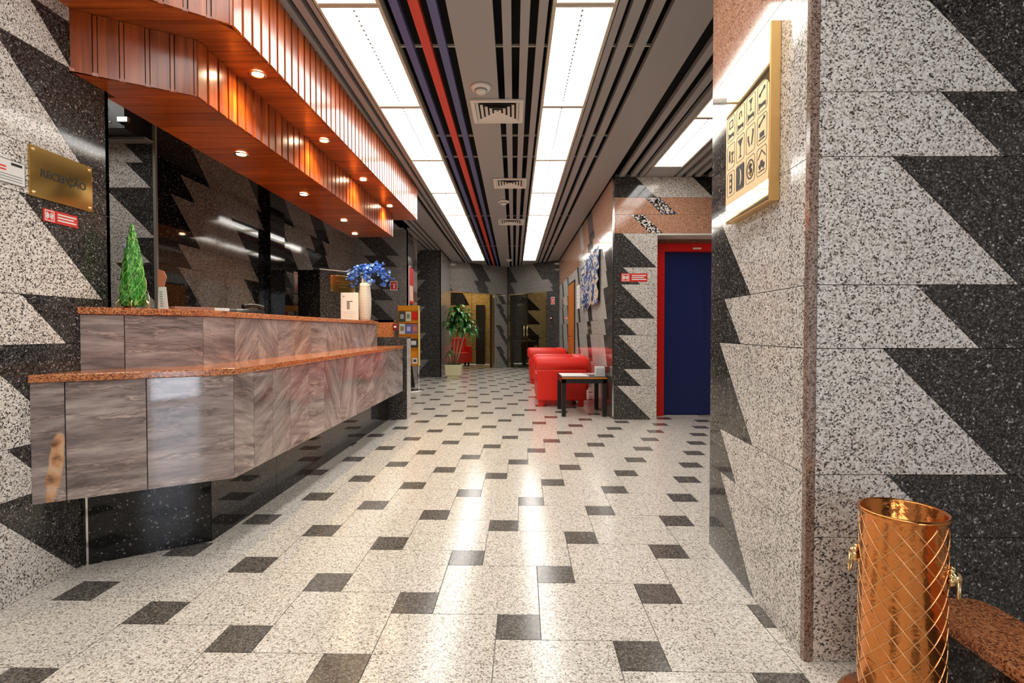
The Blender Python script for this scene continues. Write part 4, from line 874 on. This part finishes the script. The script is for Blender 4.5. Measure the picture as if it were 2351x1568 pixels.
def ic(cx, cy):
    t = .0016; a, b = .040, .050
    ring = [(-a,-b+.008),(-a,b-.008),(-a+.008,b),(a-.008,b),(a,b-.008),(a,-b+.008),(a-.008,-b),(-a+.008,-b)]
    for i in range(8):
        p, q = Vector(ring[i]), Vector(ring[(i+1) % 8]); dd = (q-p).normalized(); nn = Vector((-dd.y,dd.x))*t/2
        yield [(cx+v.x,cy+v.y,zi) for v in (p-nn,q-nn,q+nn,p+nn)]
cells = {}
for r in range(3):
    for c in range(4):
        cx, cy = -.15+.10*c, .075-.115*r; cells[(r,c)] = (cx,cy); fm = MB()
        for P in ic(cx,cy): fm.poly(P, (0,0,.0004))
        fm.build('pictogram_border', INK, pg)
def glyph(rc, polys, name='pictogram'):
    cx, cy = cells[rc]
    for P in polys: MB().poly([(cx+x,cy+y,zi) for x,y in P], (0,0,.0006)).build(name, INK, pg)
R = lambda x0,x1,y0,y1: [(x0,y0),(x1,y0),(x1,y1),(x0,y1)]
bed = [R(-.028,.028,-.034,-.030),R(-.028,-.024,-.040,-.014),R(.024,.028,-.040,-.022),R(-.022,-.010,-.028,-.020),R(-.008,.024,-.029,-.022)]
disc = lambda x,y,r,n=14: [(x+r*math.cos(2*math.pi*i/n),y+r*math.sin(2*math.pi*i/n)) for i in range(n)]
glyph((0,0), bed+[R(-.020,.020,.002,.006),R(-.020,-.016,.002,.034),R(.016,.020,.002,.034),R(-.020,.020,.030,.034)])
glyph((0,1), bed+[R(-.012,.012,.026,.030),R(.008,.012,.006,.030),R(-.016,-.008,.020,.026),R(-.016,-.014,.004,.016),R(-.010,-.008,.004,.016)])
glyph((0,2), bed+[[(-.016,.036),(.016,.036),(.002,.018),(-.002,.018)],R(-.0015,.0015,-.004,.018),R(-.010,.010,-.006,-.003)])
glyph((0,3), bed+[[(-.024,.008),(.020,.026),(.018,.032),(-.026,.014)],disc(-.020,.012,.007),disc(.018,.028,.007)])
glyph((1,0), [disc(-.014,.020,.007),R(-.021,-.007,-.020,.012),R(.004,.028,.004,.014),R(.012,.018,-.026,.004),R(.002,.030,-.030,-.026)])
glyph((1,1), [[(-.026,.036),(.026,.036),(.003,.008),(-.003,.008)],R(-.0025,.0025,-.030,.008),[(-.016,-.036),(.016,-.036),(.004,-.028),(-.004,-.028)]])
glyph((1,2), [[(-.028,.006),(-.018,.006),(-.006,-.022),(-.012,-.026)],[(.028,.020),(.018,.020),(.006,-.022),(.012,-.026)],disc(-.022,.012,.006),disc(.022,.026,.006)])
glyph((1,3), [[(-.024,.016),(.022,.034),(.020,.040),(-.026,.022)],disc(-.022,.018,.007),disc(.018,.036,.007),R(-.026,.026,-.038,-.033),R(-.018,.018,-.028,-.010)])
glyph((2,0), [R(-.014,.014,-.038,.040)]); cx, cy = cells[(2,0)]
for k in range(3): MB().poly([(x,y,zi+.0007) for x,y in disc(cx,cy+.026-.026*k,.0085)], (0,0,.0004)).build('traffic_light_disc', GF, pg)
glyph((2,1), [R(-.037,.037,-.047,.047)]); cx, cy = cells[(2,1)]
cres = [(.020*math.cos(a)-.004,.034*math.sin(a)) for a in [math.pi/2-i*math.pi/12 for i in range(13)]] + [(.008*math.cos(a)-.004,.034*math.sin(a)) for a in [-math.pi/2+i*math.pi/12 for i in range(1,12)]]
MB().poly([(cx+x,cy+y,zi+.0007) for x,y in cres], (0,0,.0004)).build('moon', GF, pg)
cx, cy = cells[(2,2)]; q = MB()
for i in range(24):
    a, b = 2*math.pi*i/24, 2*math.pi*(i+1)/24
    q.poly([(cx+.034*math.cos(a),cy+.038*math.sin(a),zi),(cx+.034*math.cos(b),cy+.038*math.sin(b),zi),(cx+.028*math.cos(b),cy+.032*math.sin(b),zi),(cx+.028*math.cos(a),cy+.032*math.sin(a),zi)], (0,0,.0006))
q.build('coin_ring', INK, pg); text('$', .058, INK, Matrix.Translation((cx,cy,zi+.0006)), pg, 'dollar_sign', bold=.0008)
glyph((2,3), [[(-.034,.012),(-.030,.010),(0,.036),(.030,.010),(.034,.012),(0,.042)],R(-.024,.024,-.022,-.010),[(-.014,-.010),(.014,-.010),(.008,.002),(-.008,.002)],disc(-.014,-.024,.006),disc(.014,-.024,.006),R(-.026,.026,-.038,-.034)])
bpy.context.view_layer.update()
